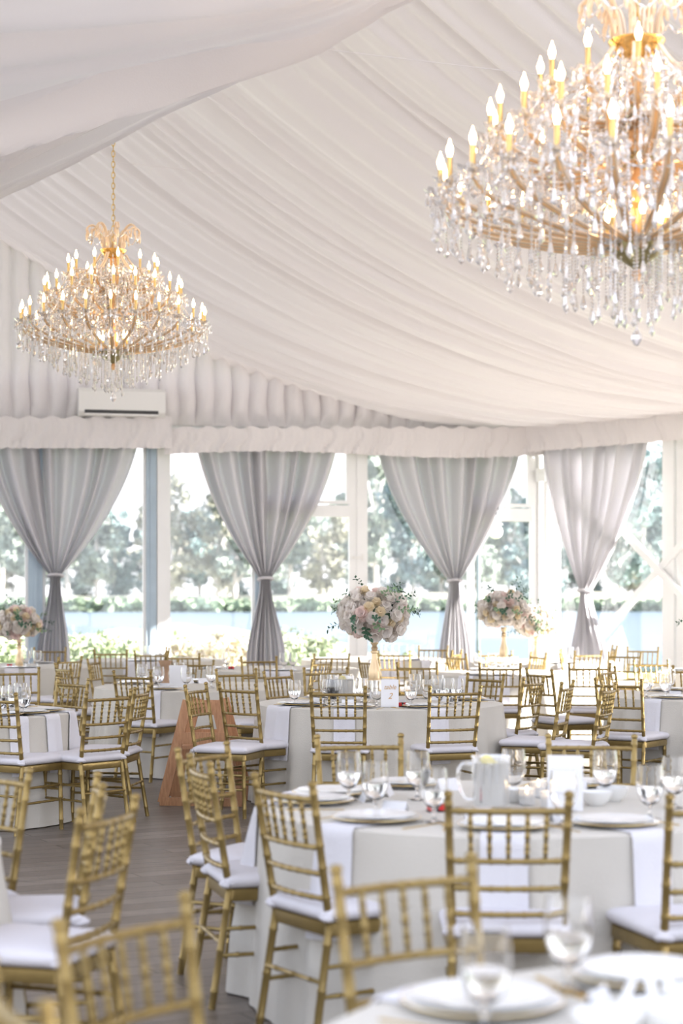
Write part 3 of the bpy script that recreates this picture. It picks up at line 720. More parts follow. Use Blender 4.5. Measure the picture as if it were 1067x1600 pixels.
# ------------------------------------------------------------------ chairs
def ringed(p0, p1, r, rings, seg=8, rr=1.32, taper=1.0, knob=False, n=None, mid=None, bow=0.0):
    """turned bamboo-look rod with raised rings at the given fractions"""
    p0, p1 = Vector(p0), Vector(p1); L = (p1-p0).length; st = {0.0: 1.0, 1.0: taper}
    for q in rings:
        e = .0042/L; st[max(0, q-2*e)] = 1.0; st[max(0.0005, q-e)] = rr; st[min(.9995, q+e)] = rr; st[min(1, q+2*e)] = 1.0
    if mid is not None or bow:
        for i in range(1, 9): st.setdefault(i/9, 1.0)
    ks = sorted(st); pts = []; rad = []
    for k in ks:
        p = p0.lerp(p1, k)
        if mid is not None: p = p + Vector(mid)*(4*k*(1-k))
        if bow: p = p+Vector((0, -bow*4*k*(1-k), 0))
        pts.append(p); rad.append(r*st[k]*(1+(taper-1)*k if st[k] != taper else 1))
    m = MB()
    if knob:
        d = (p1-p0).normalized()
        pts += [p1+d*.002, p1+d*.006, p1+d*.016, p1+d*.022]; rad += [r*.75, r*1.12, r*1.05, r*.5]
    m.tube(pts, rad, seg); return m
def chair_parts(seg=8):
    P = []   # (name, MB, material index 0 gold 1 cushion)
    for s in (-1, 1):
        # rear leg runs up into the back post
        lo = ringed((s*.185, -.255, 0), (s*.176, -.185, .44), .0145, [.15, .5, .85], seg, 1.13)
        up = ringed((s*.176, -.185, .44), (s*.192, -.262, .912), .0145, [.20, .42, .58, .80, .95], seg, 1.13, .88, True)
        m = MB(); m.merge(lo); m.merge(up); P.append(('rear_leg', m, 0, []))
        P.append(('front_leg', ringed((s*.19, .185, 0), (s*.185, .175, .435), .0145, [.15, .5, .85], seg, 1.13), 0, []))
    zs = [(.868, 'top_rail', .0105, .1835), (.705, 'back_rail', .0095, .1810), (.615, 'back_rail', .0095, .1785), (.530, 'back_rail', .0095, .1770)]
    yb = lambda z: -.185-.077*(z-.44)/.472
    for (z, nm, r, x) in zs:
        P.append((nm, ringed((-x, yb(z), z), (x, yb(z), z), r, [.07, .2, .35, .5, .65, .8, .93], seg, 1.16, bow=.022), 0, []))
    for i in range(5):
        x = (-.122+.061*i); b = .022*(1-(x/.18)**2)
        P.append(('spindle', ringed((x*.97, yb(.705)-b, .708), (x, yb(.868)-b, .865), .0072, [.20, .27, .50, .73, .80], seg, 1.35), 0, []))
    # seat frame
    m = MB()
    def outline(e, n=8):
        pts = []
        for (cx_, cy_, a0) in ((.20-e, .19-e, 0), (-.20+e, .19-e, 90), (-.185+e, -.19+e, 180), (.185-e, -.19+e, 270)):
            for k in range(5):
                q = math.radians(a0+k*22.5); pts.append((cx_+(.028)*math.cos(q)-.0, cy_+.028*math.sin(q)))
        return pts
    def solid(m, layers):
        n0 = None
        vs = []; fs = []
        for (e, z) in layers:
            o_ = outline(e); n0 = len(o_); vs += [(x, y, z) for x, y in o_]
        for j in range(len(layers)-1):
            for k in range(n0):
                k2 = (k+1) % n0; fs.append((j*n0+k, j*n0+k2, (j+1)*n0+k2, (j+1)*n0+k))
        fs.append(tuple(range(n0-1, -1, -1))); fs.append(tuple((len(layers)-1)*n0+k for k in range(n0))); m.add(vs, fs)
    solid(m, [(.028, .405), (.024, .402), (.020, .408), (.022, .445), (.028, .45)]); P.append(('seat_frame', m, 0, []))
    c = MB(); solid(c, [(.036, .451), (.020, .454), (.010, .464), (.006, .476), (.009, .488), (.020, .498), (.045, .505), (.10, .509), (.15, .510)])
    ties = []
    for s in (-1, 1):
        tm = MB(); q = [(s*.176+.023*math.cos(2*PI*k/12), -.190+.023*math.sin(2*PI*k/12), .468+.003*math.sin(k)) for k in range(13)]
        tm.tube(q, .012, 6, False); ties.append(('tie', tm, 1))
    P.append(('cushion', c, 1, ties))
    for (y, zz) in ((.178, .27), (-.222, .25)):
        x = .176; P.append(('stretcher', ringed((-x, y, zz), (x, y, zz), .0085, [.18, .5, .82], seg, 1.18), 0, []))
    for s in (-1, 1):
        for zz in (.30, .20):
            P.append(('stretcher', ringed((s*.183, -.215-(.30-zz)*.14, zz), (s*.187, .178, zz), .0085, [.18, .5, .82], seg, 1.18), 0, []))
    return P
CP = chair_parts(8); MT = [M['gold'], M['cushion']]
chair_proto = {'name': 'banquet_chair', 'cat': 'chair', 'parts': [(n_, m.mesh(n_, MT[k]), (0, 0, 0), 0, [(a, b.mesh(a, MT[c]), (0, 0, 0), 0) for a, b, c in subs]) for n_, m, k, subs in CP]}
far = MB()
for n_, m, k, subs in chair_parts(5):
    far.merge(m, k)
    for a, b, c in subs: far.merge(b, c)
ME_far = far.mesh('banquet_chair', MT)

TABLES = {  # key: (x, y)
    'A': (.626, 6.96), 'B': (.855, 3.06), 'L': (-2.06, 5.80), 'C': (.29, 13.7), 'D': (-2.83, 12.6), 'E': (-1.28, 16.2), 'G': (3.13, 14.7),
    'F': (-3.77, 21.0), 'H': (1.72, 19.0), 'I': (-.74, 20.2), 'J': (2.55, 22.4), 'K': (-2.45, 23.1), 'M': (.42, 23.4), 'O': (4.35, 19.3)}
TL = {'A': 'the pitcher table', 'B': 'the table closest to the camera', 'L': 'the table cut off by the frame edge', 'C': 'the gold number two table'}
placed = []
TIP = .615
def chair(px, py, yaw, tbl, label, group, Z=None, dmin=.98):
    Y = Z or F*TIP/(py-HY); X = (px-CX)/F*Y
    if yaw is None:
        tx, ty = TABLES[tbl]; yaw = math.degrees(math.atan2(tx-X, ty-Y))
    q = math.radians(yaw); X += .25*math.sin(q); Y += .25*math.cos(q)       # from the post tips to the middle of the seat
    if tbl:
        tx, ty = TABLES[tbl]; d = math.hypot(X-tx, Y-ty)
        if d < dmin:
            X = tx+(X-tx)*dmin/d; Y = ty+(Y-ty)*dmin/d
    for (x2, y2) in placed:
        d = math.hypot(X-x2, Y-y2)
        if 1e-3 < d < .43: X = x2+(X-x2)*.43/d; Y = y2+(Y-y2)*.43/d
    placed.append((X, Y))
    if Y < 16.6: stamp(chair_proto, (X, Y, 0), -q, label, group)
    else: link('banquet_chair', ME_far, None, (X, Y, 0), -q, label, 'chair', group)
    if tbl: SEATS.setdefault(tbl, []).append(math.atan2(Y-TABLES[tbl][1], X-TABLES[tbl][0]))
SEATS = {}
GA = 'gold chairs around the pitcher table'; GB = 'gold chairs at the table closest to the camera'; GC = 'gold chairs around the number two table'
GDn = 'gold chairs around the table beside the wooden high chair aisle'; GF = 'gold chairs at the far tables'
chair(794, 1234, 2, 'A', 'gold chair seen squarely from behind, tucked in at the pitcher table', GA)
chair(447, 1212, 57, 'A', 'gold chair angled at the pitcher table, between its napkin and two overlapping chairs', GA, dmin=.88)
chair(348, 1182, 74, 'A', 'inner gold chair of the overlapping pair beside the wooden high chair', GA, dmin=.92)
chair(322, 1163, 118, 'A', 'outer gold chair of the overlapping pair, its back against the aisle', GA, dmin=.95)
chair(562, 1146, 170, 'A', 'gold chair on the far side of the pitcher table behind two goblets', GA)
chair(921, 1147, 186, 'A', 'gold chair on the far side of the pitcher table behind the white menu card', GA)
chair(1131, 1236, -14, 'A', 'gold chair with a wide white cushion cut by the frame beside the menu card', GA)
chair(638, 1341, 148, 'B', 'blurred gold chair back rising behind two close goblets', GB)
chair(203, 1412, 124, 'B', 'blurred gold chair back standing alone in the lower corner over the aisle', GB)
chair(45, 1532, 66, 'B', 'blurred gold post tops of a chair at the very bottom corner', GB, Z=2.95)
GL = 'gold chairs at the table cut off by the frame'
chair(164, 1245, -72, 'L', 'gold chair with bright rails facing away over a broad white cushion', GL, Z=5.45, dmin=.85)
chair(150, 1224, -100, 'L', 'gold chair seen edge-on behind the bright-railed chair', GL, Z=6.15, dmin=.85)
chair(-12, 1197, -140, 'L', 'gold chair at the frame edge with a leaning post and tie bow', GL, Z=6.6, dmin=.70)
# number two table
chair(532, 1070, 8, 'C', 'gold chair with its back square to the pitcher under the tall bouquet', GC)
chair(710, 1070, -20, 'C', 'gold chair in front of the clustered goblets at the number two table', GC)
chair(373, 1066, 43, 'C', 'gold chair with a round white cushion beside the wooden high chair', GC)
chair(310, 1055, 108, 'C', 'gold chair with ladder rails standing over the wooden high chair', GC, Z=12.85)
chair(370, 1044, 150, 'C', 'gold chair directly behind the chair with the round cushion', GC)
chair(436, 1047, 125, 'C', 'gold chair half hidden by a large goblet at the number two table', GC)
chair(509, 1042, 172, 'C', 'gold chair hidden behind the pitcher of the number two table', GC)
chair(757, 1051, -135, 'C', 'gold chair on the far side of the number two table past the goblet cluster', GC)
chair(825, 1056, -60, 'C', 'gold chair leaning back towards the crowded aisle nearest the draped cloth corner', GC)
chair(884, 1063, -70, None, 'gold chair in the crowded aisle, middle one of three side-on chairs', GC)
chair(937, 1066, -67, None, 'gold side-on chair in the crowded aisle directly before the broad chair back', GC)
chair(844, 1044, 62, None, 'gold chair turned towards the window in the crowded aisle', GC)
# left middle tables
chair(-10, 1080, 32, 'D', 'gold chair at the frame edge in front of two tall goblets', GDn)
chair(149, 1069, -48, 'D', 'gold chair with a full cushion at the corner of the ivory table', GDn, Z=11.9)
chair(219, 1067, -82, 'D', 'narrow side-on gold chair at the edge of the open aisle', GDn, Z=12.5)
chair(112, 1058, -135, 'D', 'gold chair with low rails behind the full-cushion chair', GDn)
chair(27, 1042, 160, 'D', 'small gold chair back just above the two tall goblets', GDn)
GE = 'gold chairs around the table with the white card box'
chair(220, 1041, 30, 'E', 'gold chair beside the brown vase table with its long legs clear', GE, Z=15.2)
chair(100, 1036, 60, 'E', 'gold chair overlapping a twin at the vase table', GE)
chair(148, 1027, 100, 'E', 'gold chair with pale linen showing through at the vase table', GE)
chair(305, 1030, -160, 'E', 'gold chair on the window side of the white card box', GE)
# table G
GG = 'gold chairs around the table by the frame edge'
chair(967, 1059, 34, 'G', 'gold chair with a broad square back by the plain ivory table', GG)
chair(950, 1041, 120, 'G', 'gold chair directly behind the broad square-backed chair', GG)
chair(1018, 1030, 160, 'G', 'bright gold chair post beyond the goblets of the edge table', GG)
chair(1085, 1039, 180, 'G', 'gold chair cut by the frame behind the edge table bouquet', GG)
# far rows
farrow = [(72, 1011, 170, 'F', 'before the foot of the first tied curtain'), (-20, 1020, 100, 'F', 'cut by the frame beside the first bouquet'), (108, 1025, -60, 'F', 'just past the first bouquet stand'),
          (173, 1014, 0, 'K', 'square in front of the yellow green shrub'), (236, 1016, 10, 'K', 'at the foot of the blue grey post'), (262, 1010, -100, 'K', 'behind the brown vase'),
          (351, 1019.5, 10, 'I', 'short of the second tied curtain'), (405, 1025, 160, 'I', 'at the foot of the second tied curtain'), (493, 1019.5, 185, 'I', 'under the latch door sash'), (498, 1028, -60, 'I', 'overlapping the chair under the latch door sash'),
          (577, 1027, 60, 'M', 'behind the bouquet stand'), (616, 1016, 20, 'M', 'bright in the sun beside the bouquet stand'), (652, 1034, 12, 'H', 'behind the gold number two card'), (671, 1008, 200, 'M', 'at the foot of the third tied curtain'),
          (781, 1035, 4, 'H', 'square in front of the twin bouquets'), (735, 1022, 60, 'H', 'beside the outdoor lamp pole'), (775, 1016, 170, 'H', 'hidden behind the larger of the twin bouquets'),
          (835, 1020, -110, 'H', 'below the smaller of the twin bouquets'),
          (921, 1035, 6, 'O', 'with the sun bleached seat beyond the crowded aisle'), (918, 1016, -30, 'J', 'at the foot of the last tied curtain'), (946, 1008, -90, 'J', 'under the sloping white brace'), (1004, 1010, 200, 'O', 'under the crossing of the white braces'),
          (700, 1015, -70, 'M', 'just past the third tied curtain'), (860, 1012, 100, 'J', 'at the foot of the corner post'), (975, 1018, -150, 'O', 'glowing in the sun short of the crossed braces')]
for (px, py, yaw, tb, lab) in farrow:
    chair(px, py, yaw, tb, 'small distant gold chair '+lab, GF)

# ------------------------------------------------------------------ tables and cloths
TR = .93; TZ = .745
def cloth_r(th, d, seed):
    rn = random.Random(seed); a = 0
    ks = [(rn.randint(5, 9), rn.uniform(0, 6.3), .42), (rn.randint(11, 15), rn.uniform(0, 6.3), .5), (rn.randint(19, 23), rn.uniform(0, 6.3), .42), (rn.randint(27, 33), rn.uniform(0, 6.3), .30)]
    for k, p, c in ks: a += c*math.sin(k*th+p)
    g = min(1, d/.5)**.8
    return TR + .012 + .075*d + (.042+.012*math.sin(2*th+seed))*a*g
def cloth_mesh(seed):
    m = MB(); N = 220
    rings = [('t', .02), ('t', .45), ('t', .75), ('t', .90), ('t', .922)] + [('d', x) for x in (.006, .03, .08, .15, .23, .32, .42, .52, .62, .70, .738)]
    vs = []
    for kd, x in rings:
        for k in range(N):
            th = 2*PI*k/N
            r, z = (x, TZ) if kd == 't' else (cloth_r(th, x, seed), TZ-x)
            vs.append((r*math.cos(th), r*math.sin(th), z))
    fs = [tuple(range(N))]
    for j in range(len(rings)-1):
        for k in range(N):
            k2 = (k+1) % N; fs.append((j*N+k, (j+1)*N+k, (j+1)*N+k2, j*N+k2))
    m.add(vs, fs); return m.mesh('tablecloth', M['ivory'])
def napkin_mesh(th, seed, drop=.36, wd=.155):
    m = MB()
    def fn(a, b):
        w_ = (a-.5)*wd; L = .34+drop; s = b*L
        if s < .30: r = .64+s; z = TZ+.006; tt = th+w_/max(r, .1)
        else:
            d = s-.30; tt = th+w_/TR; q = min(1, d/.03); r = (TR+.01)*(1-q)+q*(cloth_r(tt, d, seed)+.014); z = TZ+.006-max(0, d-.01)
        r += .004*math.sin(a*9+th*5)*(b if b > .5 else 0)
        return Vector((r*math.cos(tt), r*math.sin(tt), z))
    m.slab(fn, 10, 34, Vector((math.cos(th), math.sin(th), .6))*.004); return m.mesh('napkin', M['napkin'])
pl = MB(); pl.lathe([(.05, .0), (.075, .002), (.10, .008), (.137, .012), (.138, .014), (.10, .010), (.075, .006), (.002, .005)], 40)
ME_plate = pl.mesh('dinner_plate', M['china'])
chg = MB(); chg.lathe([(.06, 0), (.10, .001), (.158, .010), (.160, .013), (.155, .013), (.10, .005), (.002, .004)], 40)
ME_charger = chg.mesh('charger', M['china'])
rm = MB(); rm.tube([(.159*math.cos(2*PI*k/40), .159*math.sin(2*PI*k/40), .012) for k in range(41)], .0018, 5, False); ME_rim = rm.mesh('gold_rim', M['rim'])
gb = MB(); gb.lathe([(.002, 0), (.038, .001), (.039, .003), (.013, .009), (.0065, .017), (.006, .028), (.011, .035), (.0065, .043), (.009, .049), (.022, .056), (.036, .071), (.0455, .095), (.0495, .122), (.0495, .145), (.0465, .175), (.0435, .196),
                     (.0422, .196), (.045, .175), (.048, .145), (.048, .122), (.044, .096), (.0345, .073), (.020, .059), (.001, .055)], 26, cap=False)
ME_goblet = gb.mesh('goblet', M['glass'])
wt = MB(); wt.lathe([(.001, .0562), (.0195, .0602), (.034, .0742), (.0434, .097), (.0468, .114), (.001, .114)], 22, cap=False); ME_water = wt.mesh('water', M['water_in'])
kn = MB(); kn.box(-.004, .004, -.11, -.01, 0, .004); kn.box(-.008, .006, -.01, .11, .001, .003); ME_knife = kn.mesh('knife', M['rim'], False)
fk = MB(); fk.box(-.003, .003, -.10, .05, 0, .003); fk.box(-.011, .011, .045, .065, .001, .004)
for i in range(4): fk.box(-.011+.0063*i, -.0078+.0063*i, .06, .10, .002, .005)
ME_fork = fk.mesh('fork', M['rim'], False)
pc = MB(); pc.add([(-.05, -.022, 0), (.05, -.022, 0), (-.05, .022, 0), (.05, .022, 0), (-.05, 0, .05), (.05, 0, .05), (-.05, -.020, 0), (.05, -.020, 0), (-.05, .020, 0), (.05, .020, 0), (-.05, 0, .047), (.05, 0, .047)],
                  [(0, 1, 5, 4), (3, 2, 4, 5), (7, 6, 10, 11), (8, 9, 11, 10), (0, 4, 10, 6), (2, 8, 10, 4), (1, 7, 11, 5), (3, 5, 11, 9), (0, 6, 7, 1), (2, 3, 9, 8)]); ME_place = pc.mesh('place_card', M['card'], False)
bw = MB(); bw.lathe([(.03, 0), (.034, .004), (.052, .022), (.063, .050), (.065, .056), (.062, .056), (.049, .026), (.03, .009), (.001, .007)], 32); ME_bowl2 = bw.mesh('bowl', M['china'])
spn = MB(); spn.tube([(0, 0, .0), (0, .03, .006), (0, .07, .03), (0, .12, .065), (0, .135, .07)], [.004, .016, .010, .008, .006], 8, True, .5); ME_spoon = spn.mesh('soup_spoon', M['china'])
vt = MB(); vt.lathe([(.026, 0), (.030, .004), (.033, .06), (.034, .065), (.031, .065), (.028, .010), (.001, .008)], 24); ME_votive = vt.mesh('votive_cup', M['frost'])
vx = MB(); vx.lathe([(.026, .010), (.026, .042), (.001, .043)], 20); ME_wax = vx.mesh('wax', M['wax'])
vf = MB(); vf.lathe([(.001, .044), (.005, .050), (.0055, .058), (.003, .068), (.0006, .076)], 10); ME_vflame = vf.mesh('flame', M['flame'])

WH = {'A': 'on the pitcher table', 'B': 'on the closest table', 'L': 'on the cut off table', 'C': 'on the number two table', 'D': 'on the tall goblet table', 'E': 'on the brown vase table',
      'G': 'on the plain edge table', 'F': 'on the first bouquet table', 'H': 'on the twin bouquet table', 'I': 'on the latch door table', 'J': 'on the corner post table', 'K': 'on the blue post table', 'M': 'on the sunlit table', 'O': 'on the brace table'}
def place_items(key, cx_, cy_, seats):
    big_ = key in 'ABCDEG'
    near_of = {}
    used = {}
    for i, a in enumerate(seats):
        # tell each place setting by the side it faces
        q = (math.degrees(a)+360) % 360
        side = ['window-corner side', 'window side', 'far aisle side', 'aisle side', 'near aisle corner', 'near side', 'near corner', 'outer side'][int(((q+22.5) % 360)//45)]
        used[side] = used.get(side, 0)+1
        if used[side] > 1: side += ', second seat' if used[side] == 2 else ', third seat'
        c, s = math.cos(a), math.sin(a); tx, ty = -s, c
        def pos(r, t): return (cx_+c*r+tx*t, cy_+s*r+ty*t, TZ)
        lab = WH[key]+', '+side
        if True:
            me = napkin_mesh(a, seed=ord(key)); link('napkin', me, None, (cx_, cy_, 0), 0, 'white napkin hanging over the edge '+lab, 'napkin', 'hanging napkins')
        if key in 'FHIJKMO':
            link('dinner_plate', ME_plate, None, (cx_+c*.74, cy_+s*.74, TZ+.008), 0, 'white plate '+lab, 'plate', 'white plates')
            link('goblet', ME_goblet, None, pos(.56, .12), 0, 'clear goblet '+lab, 'goblet', 'goblets'); continue
        t = thing('dinner_plate', 'white plate with thin gold rim '+lab, 'plate', (cx_+c*.735, cy_+s*.735, TZ+.008), 0, 'white plates')
        link('charger', ME_charger, t); link('gold_rim', ME_rim, t)
        link('side_plate', ME_plate, None, pos(.735, 0)[:2]+(TZ+.016,), 0, 'small white plate stacked '+lab, 'plate', 'stacked small plates')
        link('knife', ME_knife, None, pos(.72, .205), a+PI/2+.03, 'gold knife '+lab, 'knife', 'gold cutlery'); link('fork', ME_fork, None, pos(.72, -.205), a+PI/2, 'gold fork '+lab, 'fork', 'gold cutlery')
        link('place_card', ME_place, None, pos(.53, -.09), a-PI/2+.2, 'folded white place card '+lab, 'place card', 'place cards')
        if key not in 'AB':
            g = link('goblet', ME_goblet, None, pos(.55, .13), 0, 'clear water goblet '+lab, 'goblet', 'goblets')
LABT = {'A': 'round table under ivory cloth with lemonade pitcher, candles and menu card', 'B': 'blurred round ivory table at the bottom of the view with soup bowls', 'L': 'ivory draped table mostly outside the frame, cushioned chairs in front',
        'C': 'round ivory table with tall bouquet and gold number two card', 'D': 'round ivory table with two tall goblets at the frame edge, by the aisle', 'E': 'round ivory table with brown vase and white card box', 'G': 'plain ivory table at the frame edge behind the square-backed chair',
        'F': 'distant ivory table carrying the first bouquet before the tied curtain', 'H': 'distant ivory table carrying the larger twin bouquet', 'I': 'distant ivory table in front of the second tied curtain', 'J': 'distant sunlit table with the smaller twin bouquet by the corner post',
        'K': 'distant ivory table at the foot of the blue grey post', 'M': 'distant sunlit ivory table behind the tall bouquet stand', 'O': 'distant sunlit ivory table below the crossed braces'}
SEATS['L'] = []
SEATS['B'] = [math.radians(q) for q in (142, 107)]
SEATS['D'] = SEATS.get('D', [])
for key, (cx_, cy_) in TABLES.items():
    t = thing('round_table', LABT[key], 'table', (cx_, cy_, 0), 0, 'ivory draped round tables')
    link('tablecloth', cloth_mesh(ord(key)), t)
    if key != 'L': place_items(key, cx_, cy_, SEATS.get(key, []))

def goblet(px, py, lab, water=True, Z=None, grp='goblets'):
    X, Y = at(px, py, TZ) if Z is None else ((px-CX)/F*Z, Z)
    t = link('goblet', ME_goblet, None, (X, Y, TZ), random.random()*3, lab, 'goblet', grp)
    if water: link('water', ME_water, t)
    return t
goblet(545, 1252, 'water goblet on the pitcher table, first of the pair beside the angled chair')
goblet(586, 1272, 'water goblet on the pitcher table beside a folded place card')
goblet(652, 1250, 'water goblet standing behind the goblet with the red sweets')
goblet(678, 1285, 'water goblet in front of the small red sweets box')
goblet(802, 1247, 'empty goblet just behind the lemonade pitcher', False)
goblet(945, 1249, 'tall clear goblet in front of the far chair back beside the bowls')
goblet(880, 1290, 'goblet in front of the white menu card')
goblet(1015, 1280, 'water goblet beside the near plate at the menu card end')
goblet(1053, 1262, 'goblet at the frame edge behind another water goblet')
goblet(757, 0, 'very blurred wide goblet in front of the square-backed chair', True, 3.32)
goblet(888, 0, 'blurred tall goblet in front of the near napkin', True, 3.66)
goblet(13, 0, 'first of the tall goblets at the frame edge on the ivory table', True, 12.3); goblet(37, 0, 'second tall goblet at the frame edge on the ivory table', True, 12.15)
goblet(222, 0, 'goblet in front of the blue grey post on the vase table', True, 15.6); goblet(248, 0, 'goblet beside the brown vase', True, 15.7)
for i, (px, Z, lab) in enumerate([(460, 13.2, 'large goblet behind the round-cushion chair'), (642, 13.1, 'goblet beside the gold number two card'), (686, 13.35, 'first goblet in the cluster behind the slatted chair'), (700, 13.5, 'middle goblet in the cluster behind the slatted chair'), (714, 13.4, 'last goblet in the cluster behind the slatted chair'),
                                  (520, 13.25, 'goblet in front of the pitcher under the bouquet'), (565, 13.5, 'goblet at the foot of the bouquet stand'), (330, 15.9, 'goblet behind the ladder-railed chair'), (1040, 14.2, 'goblet on the plain edge table near the frame'), (1010, 14.3, 'goblet behind the broad square back on the edge table')]):
    goblet(px, 0, lab, True, Z)

# pitchers
def pitcher(px, Z, lab, hs=1.0, rz=0.0):
    t = thing('pitcher', lab, 'pitcher', ((px-CX)/F*Z, Z, TZ), rz)
    m = MB(); m.lathe([(.002, 0), (.062, .001), (.070, .01), (.074, .19), (.077, .20), (.074, .20), (.070, .19), (.066, .014), (.001, .012)], 28, cap=False); link('jug', m.mesh('jug', M['acrylic']), t)
    m = MB(); m.lathe([(.001, .015), (.064, .016), (.0685, .175), (.001, .175)], 24, cap=False); link('lemonade', m.mesh('lemonade', M['lemonade']), t)
    m = MB(); m.tube(arc([(-.07, 0, .17), (-.115, 0, .165), (-.125, 0, .10), (-.10, 0, .04), (-.07, 0, .035)], 14), .008, 8); link('handle', m.mesh('handle', M['acrylic']), t)
    for k in range(3):
        m = MB(); m.lathe([(.001, 0), (.026, .0), (.028, .003), (.026, .006), (.001, .006)], 16); s_ = link('lemon_slice', m.mesh('lemon_slice', M['lemon']), t, (.03*math.cos(k*2.1), .03*math.sin(k*2.1), .168+.006*k)); s_.rotation_euler = (.4*k, .3, 0)
    return t
pitcher(767, 6.83, 'clear pitcher of cloudy lemonade with lemon slices in front of the slatted chair')
pitcher(538, 13.75, 'clear lemonade pitcher on the number two table under the bouquet')
# votives
for (px, py, lab) in ((823, 1258, 'frosted votive candle with bright flame beside the pitcher'), (857, 1263, 'frosted votive candle in front of the menu card'), (841, 1246, 'frosted votive candle set back between the other two')):
    X, Y = at(px, py, TZ); t = thing('votive_candle', lab, 'candle', (X, Y, TZ), 0, 'votive candles'); link('votive_cup', ME_votive, t); link('wax', ME_wax, t); link('flame', ME_vflame, t)
# bowls and spoons
for (px, py, lab) in ((931, 1259, 'white bowl beside the menu card'), (957, 1252, 'white bowl behind and beside the first bowl'), (806, 1254, 'white bowl peeking out behind the pitcher')):
    X, Y = at(px, py, TZ); link('bowl', ME_bowl2, None, (X, Y, TZ), 0, lab+' on the pitcher table', 'bowl', 'white bowls')
for i, (px, Z, lab) in enumerate(((948, 3.23, 'blurred white soup bowl at the bottom of the view'), (1030, 3.30, 'blurred white soup bowl in the bottom corner'), (1085, 3.42, 'blurred white soup bowl cut by the frame'))):
    X = (px-CX)/F*Z; link('bowl', ME_bowl2, None, (X, Z, TZ), 0, lab, 'bowl', 'white bowls')
    o = link('soup_spoon', ME_spoon, None, (X, Z-.01, TZ+.02), -.5+.5*i, 'white china spoon leaning in the '+lab.replace('blurred white soup bowl', 'soup bowl'), 'spoon', 'white china spoons')
# menu card and number cards
def text_mesh(body, size, m, shear=.35, italic=True):
    c = bpy.data.curves.new('text', 'FONT'); c.body = body; c.size = size; c.shear = shear; c.extrude = .0006; c.align_x = 'CENTER'; c.offset = -.0002
    o = bpy.data.objects.new('text', c); COL.objects.link(o); bpy.context.view_layer.update()
    me = bpy.data.meshes.new_from_object(o.evaluated_get(bpy.context.evaluated_depsgraph_get())); bpy.data.objects.remove(o); me.materials.clear(); me.materials.append(m); return me
t = thing('menu_card', 'plain white card standing upright behind a goblet on the pitcher table', 'menu card', ((883-CX)/F*6.72, 6.72, TZ), -.15)
m = MB(); m.box(-.066, .066, -.002, .002, .004, .212); link('card', m.mesh('card', M['card'], False), t); m = MB(); m.box(-.04, .04, -.012, .012, 0, .008); link('card_stand', m.mesh('card_stand', M['acrylic'], False), t)
t = thing('table_number', 'upright white card lettered table 2 in gold script', 'table number', ((609-CX)/F*13.05, 13.05, TZ), .03)
m = MB(); m.box(-.064, .064, -.002, .002, .004, .205); link('card', m.mesh('card', M['card'], False), t); m = MB(); m.box(-.04, .04, -.012, .012, 0, .008); link('card_stand', m.mesh('card_stand', M['acrylic'], False), t)
for (b, s, z) in (('table', .046, .135), ('2', .062, .065)):
    o = link('lettering', text_mesh(b, s, M['goldink']), t, (0, -.004, z)); o.rotation_euler = (PI/2, 0, 0)
t = thing('card_box', 'white square card box standing beside the brown vase', 'card box', ((278-CX)/F*16.0, 16.0, TZ), .1)
m = MB(); m.box(-.075, .075, -.03, .03, 0, .19); link('box_body', m.mesh('box_body', M['card'], False), t); m = MB(); m.box(-.079, .079, -.034, .034, .165, .195); link('lid', m.mesh('lid', M['card'], False), t)
t = thing('vase', 'brown waisted pottery vase beside the white card box', 'vase', ((258-CX)/F*16.4, 16.4, TZ)); m = MB()
m.lathe([(.001, 0), (.045, .0), (.034, .07), (.028, .11), (.045, .17), (.062, .225), (.060, .225), (.04, .17), (.022, .11), (.001, .02)], 24, cap=False); link('vase_body', m.mesh('vase_body', M['copper']), t)
# red sweets
for (px, py, Z, lab) in ((681, 0, 6.72, 'small red sweets box behind a goblet on the pitcher table'), (628, 0, 13.15, 'small red sweets box beside the number two card'), (361, 0, 20.0, 'tiny red sweets box on the table before the second curtain'), (15, 0, 20.7, 'tiny red sweets box beside the first bouquet stand')):
    t = thing('sweets_box', lab, 'sweets box', ((px-CX)/F*Z, Z, TZ), .2, 'red sweets boxes')
    m = MB(); m.box(-.03, .03, -.02, .02, .006, .032); link('box_body', m.mesh('box_body', M['red'], False), t)
    m = MB(); m.box(-.032, .032, -.022, .022, 0, .007); m.box(-.006, .006, -.021, .021, .0, .0335); link('band', m.mesh('band', M['black'], False), t)

# ------------------------------------------------------------------ flower arrangements
def rose_mesh(m, seed, layers=4, R=.046):
    """nested cupped petals on shells, the inner ones closed, the outer ones opening"""
    r_ = random.Random(seed); mb = MB()
    for L in range(layers):
        f = (L+1)/layers; n_ = 3+L; Rl = R*(.38+.62*f); top = .30+.42*f; zc = .004-.010*f
        for k in range(n_):
            a = 2*PI*k/n_+L*.9+r_.uniform(-.2, .2); wv = PI*1.25/n_
            def fn(u, v):
                uu = (u-.5)*2; th = a+uu*wv; edge = top+.16*uu*uu
                pol = PI*(.92-(.92-edge)*v); rr_ = Rl*math.sin(pol)*(1+.10*v*v*f); z = Rl*math.cos(pol)*.9+zc
                if v > .8: rr_ += .005*f*(v-.8)/.2; z -= .0015*f
                rr_ += .0022*math.sin(uu*6+L+k)*v - .004*abs(uu)**3*(1-v)
                rr_ += .0016*((k+L) % 2)
                return Vector((rr_*math.cos(th), rr_*math.sin(th), z))
            mb.grid(fn, 6, 6)
    return mb.mesh('rose', m)
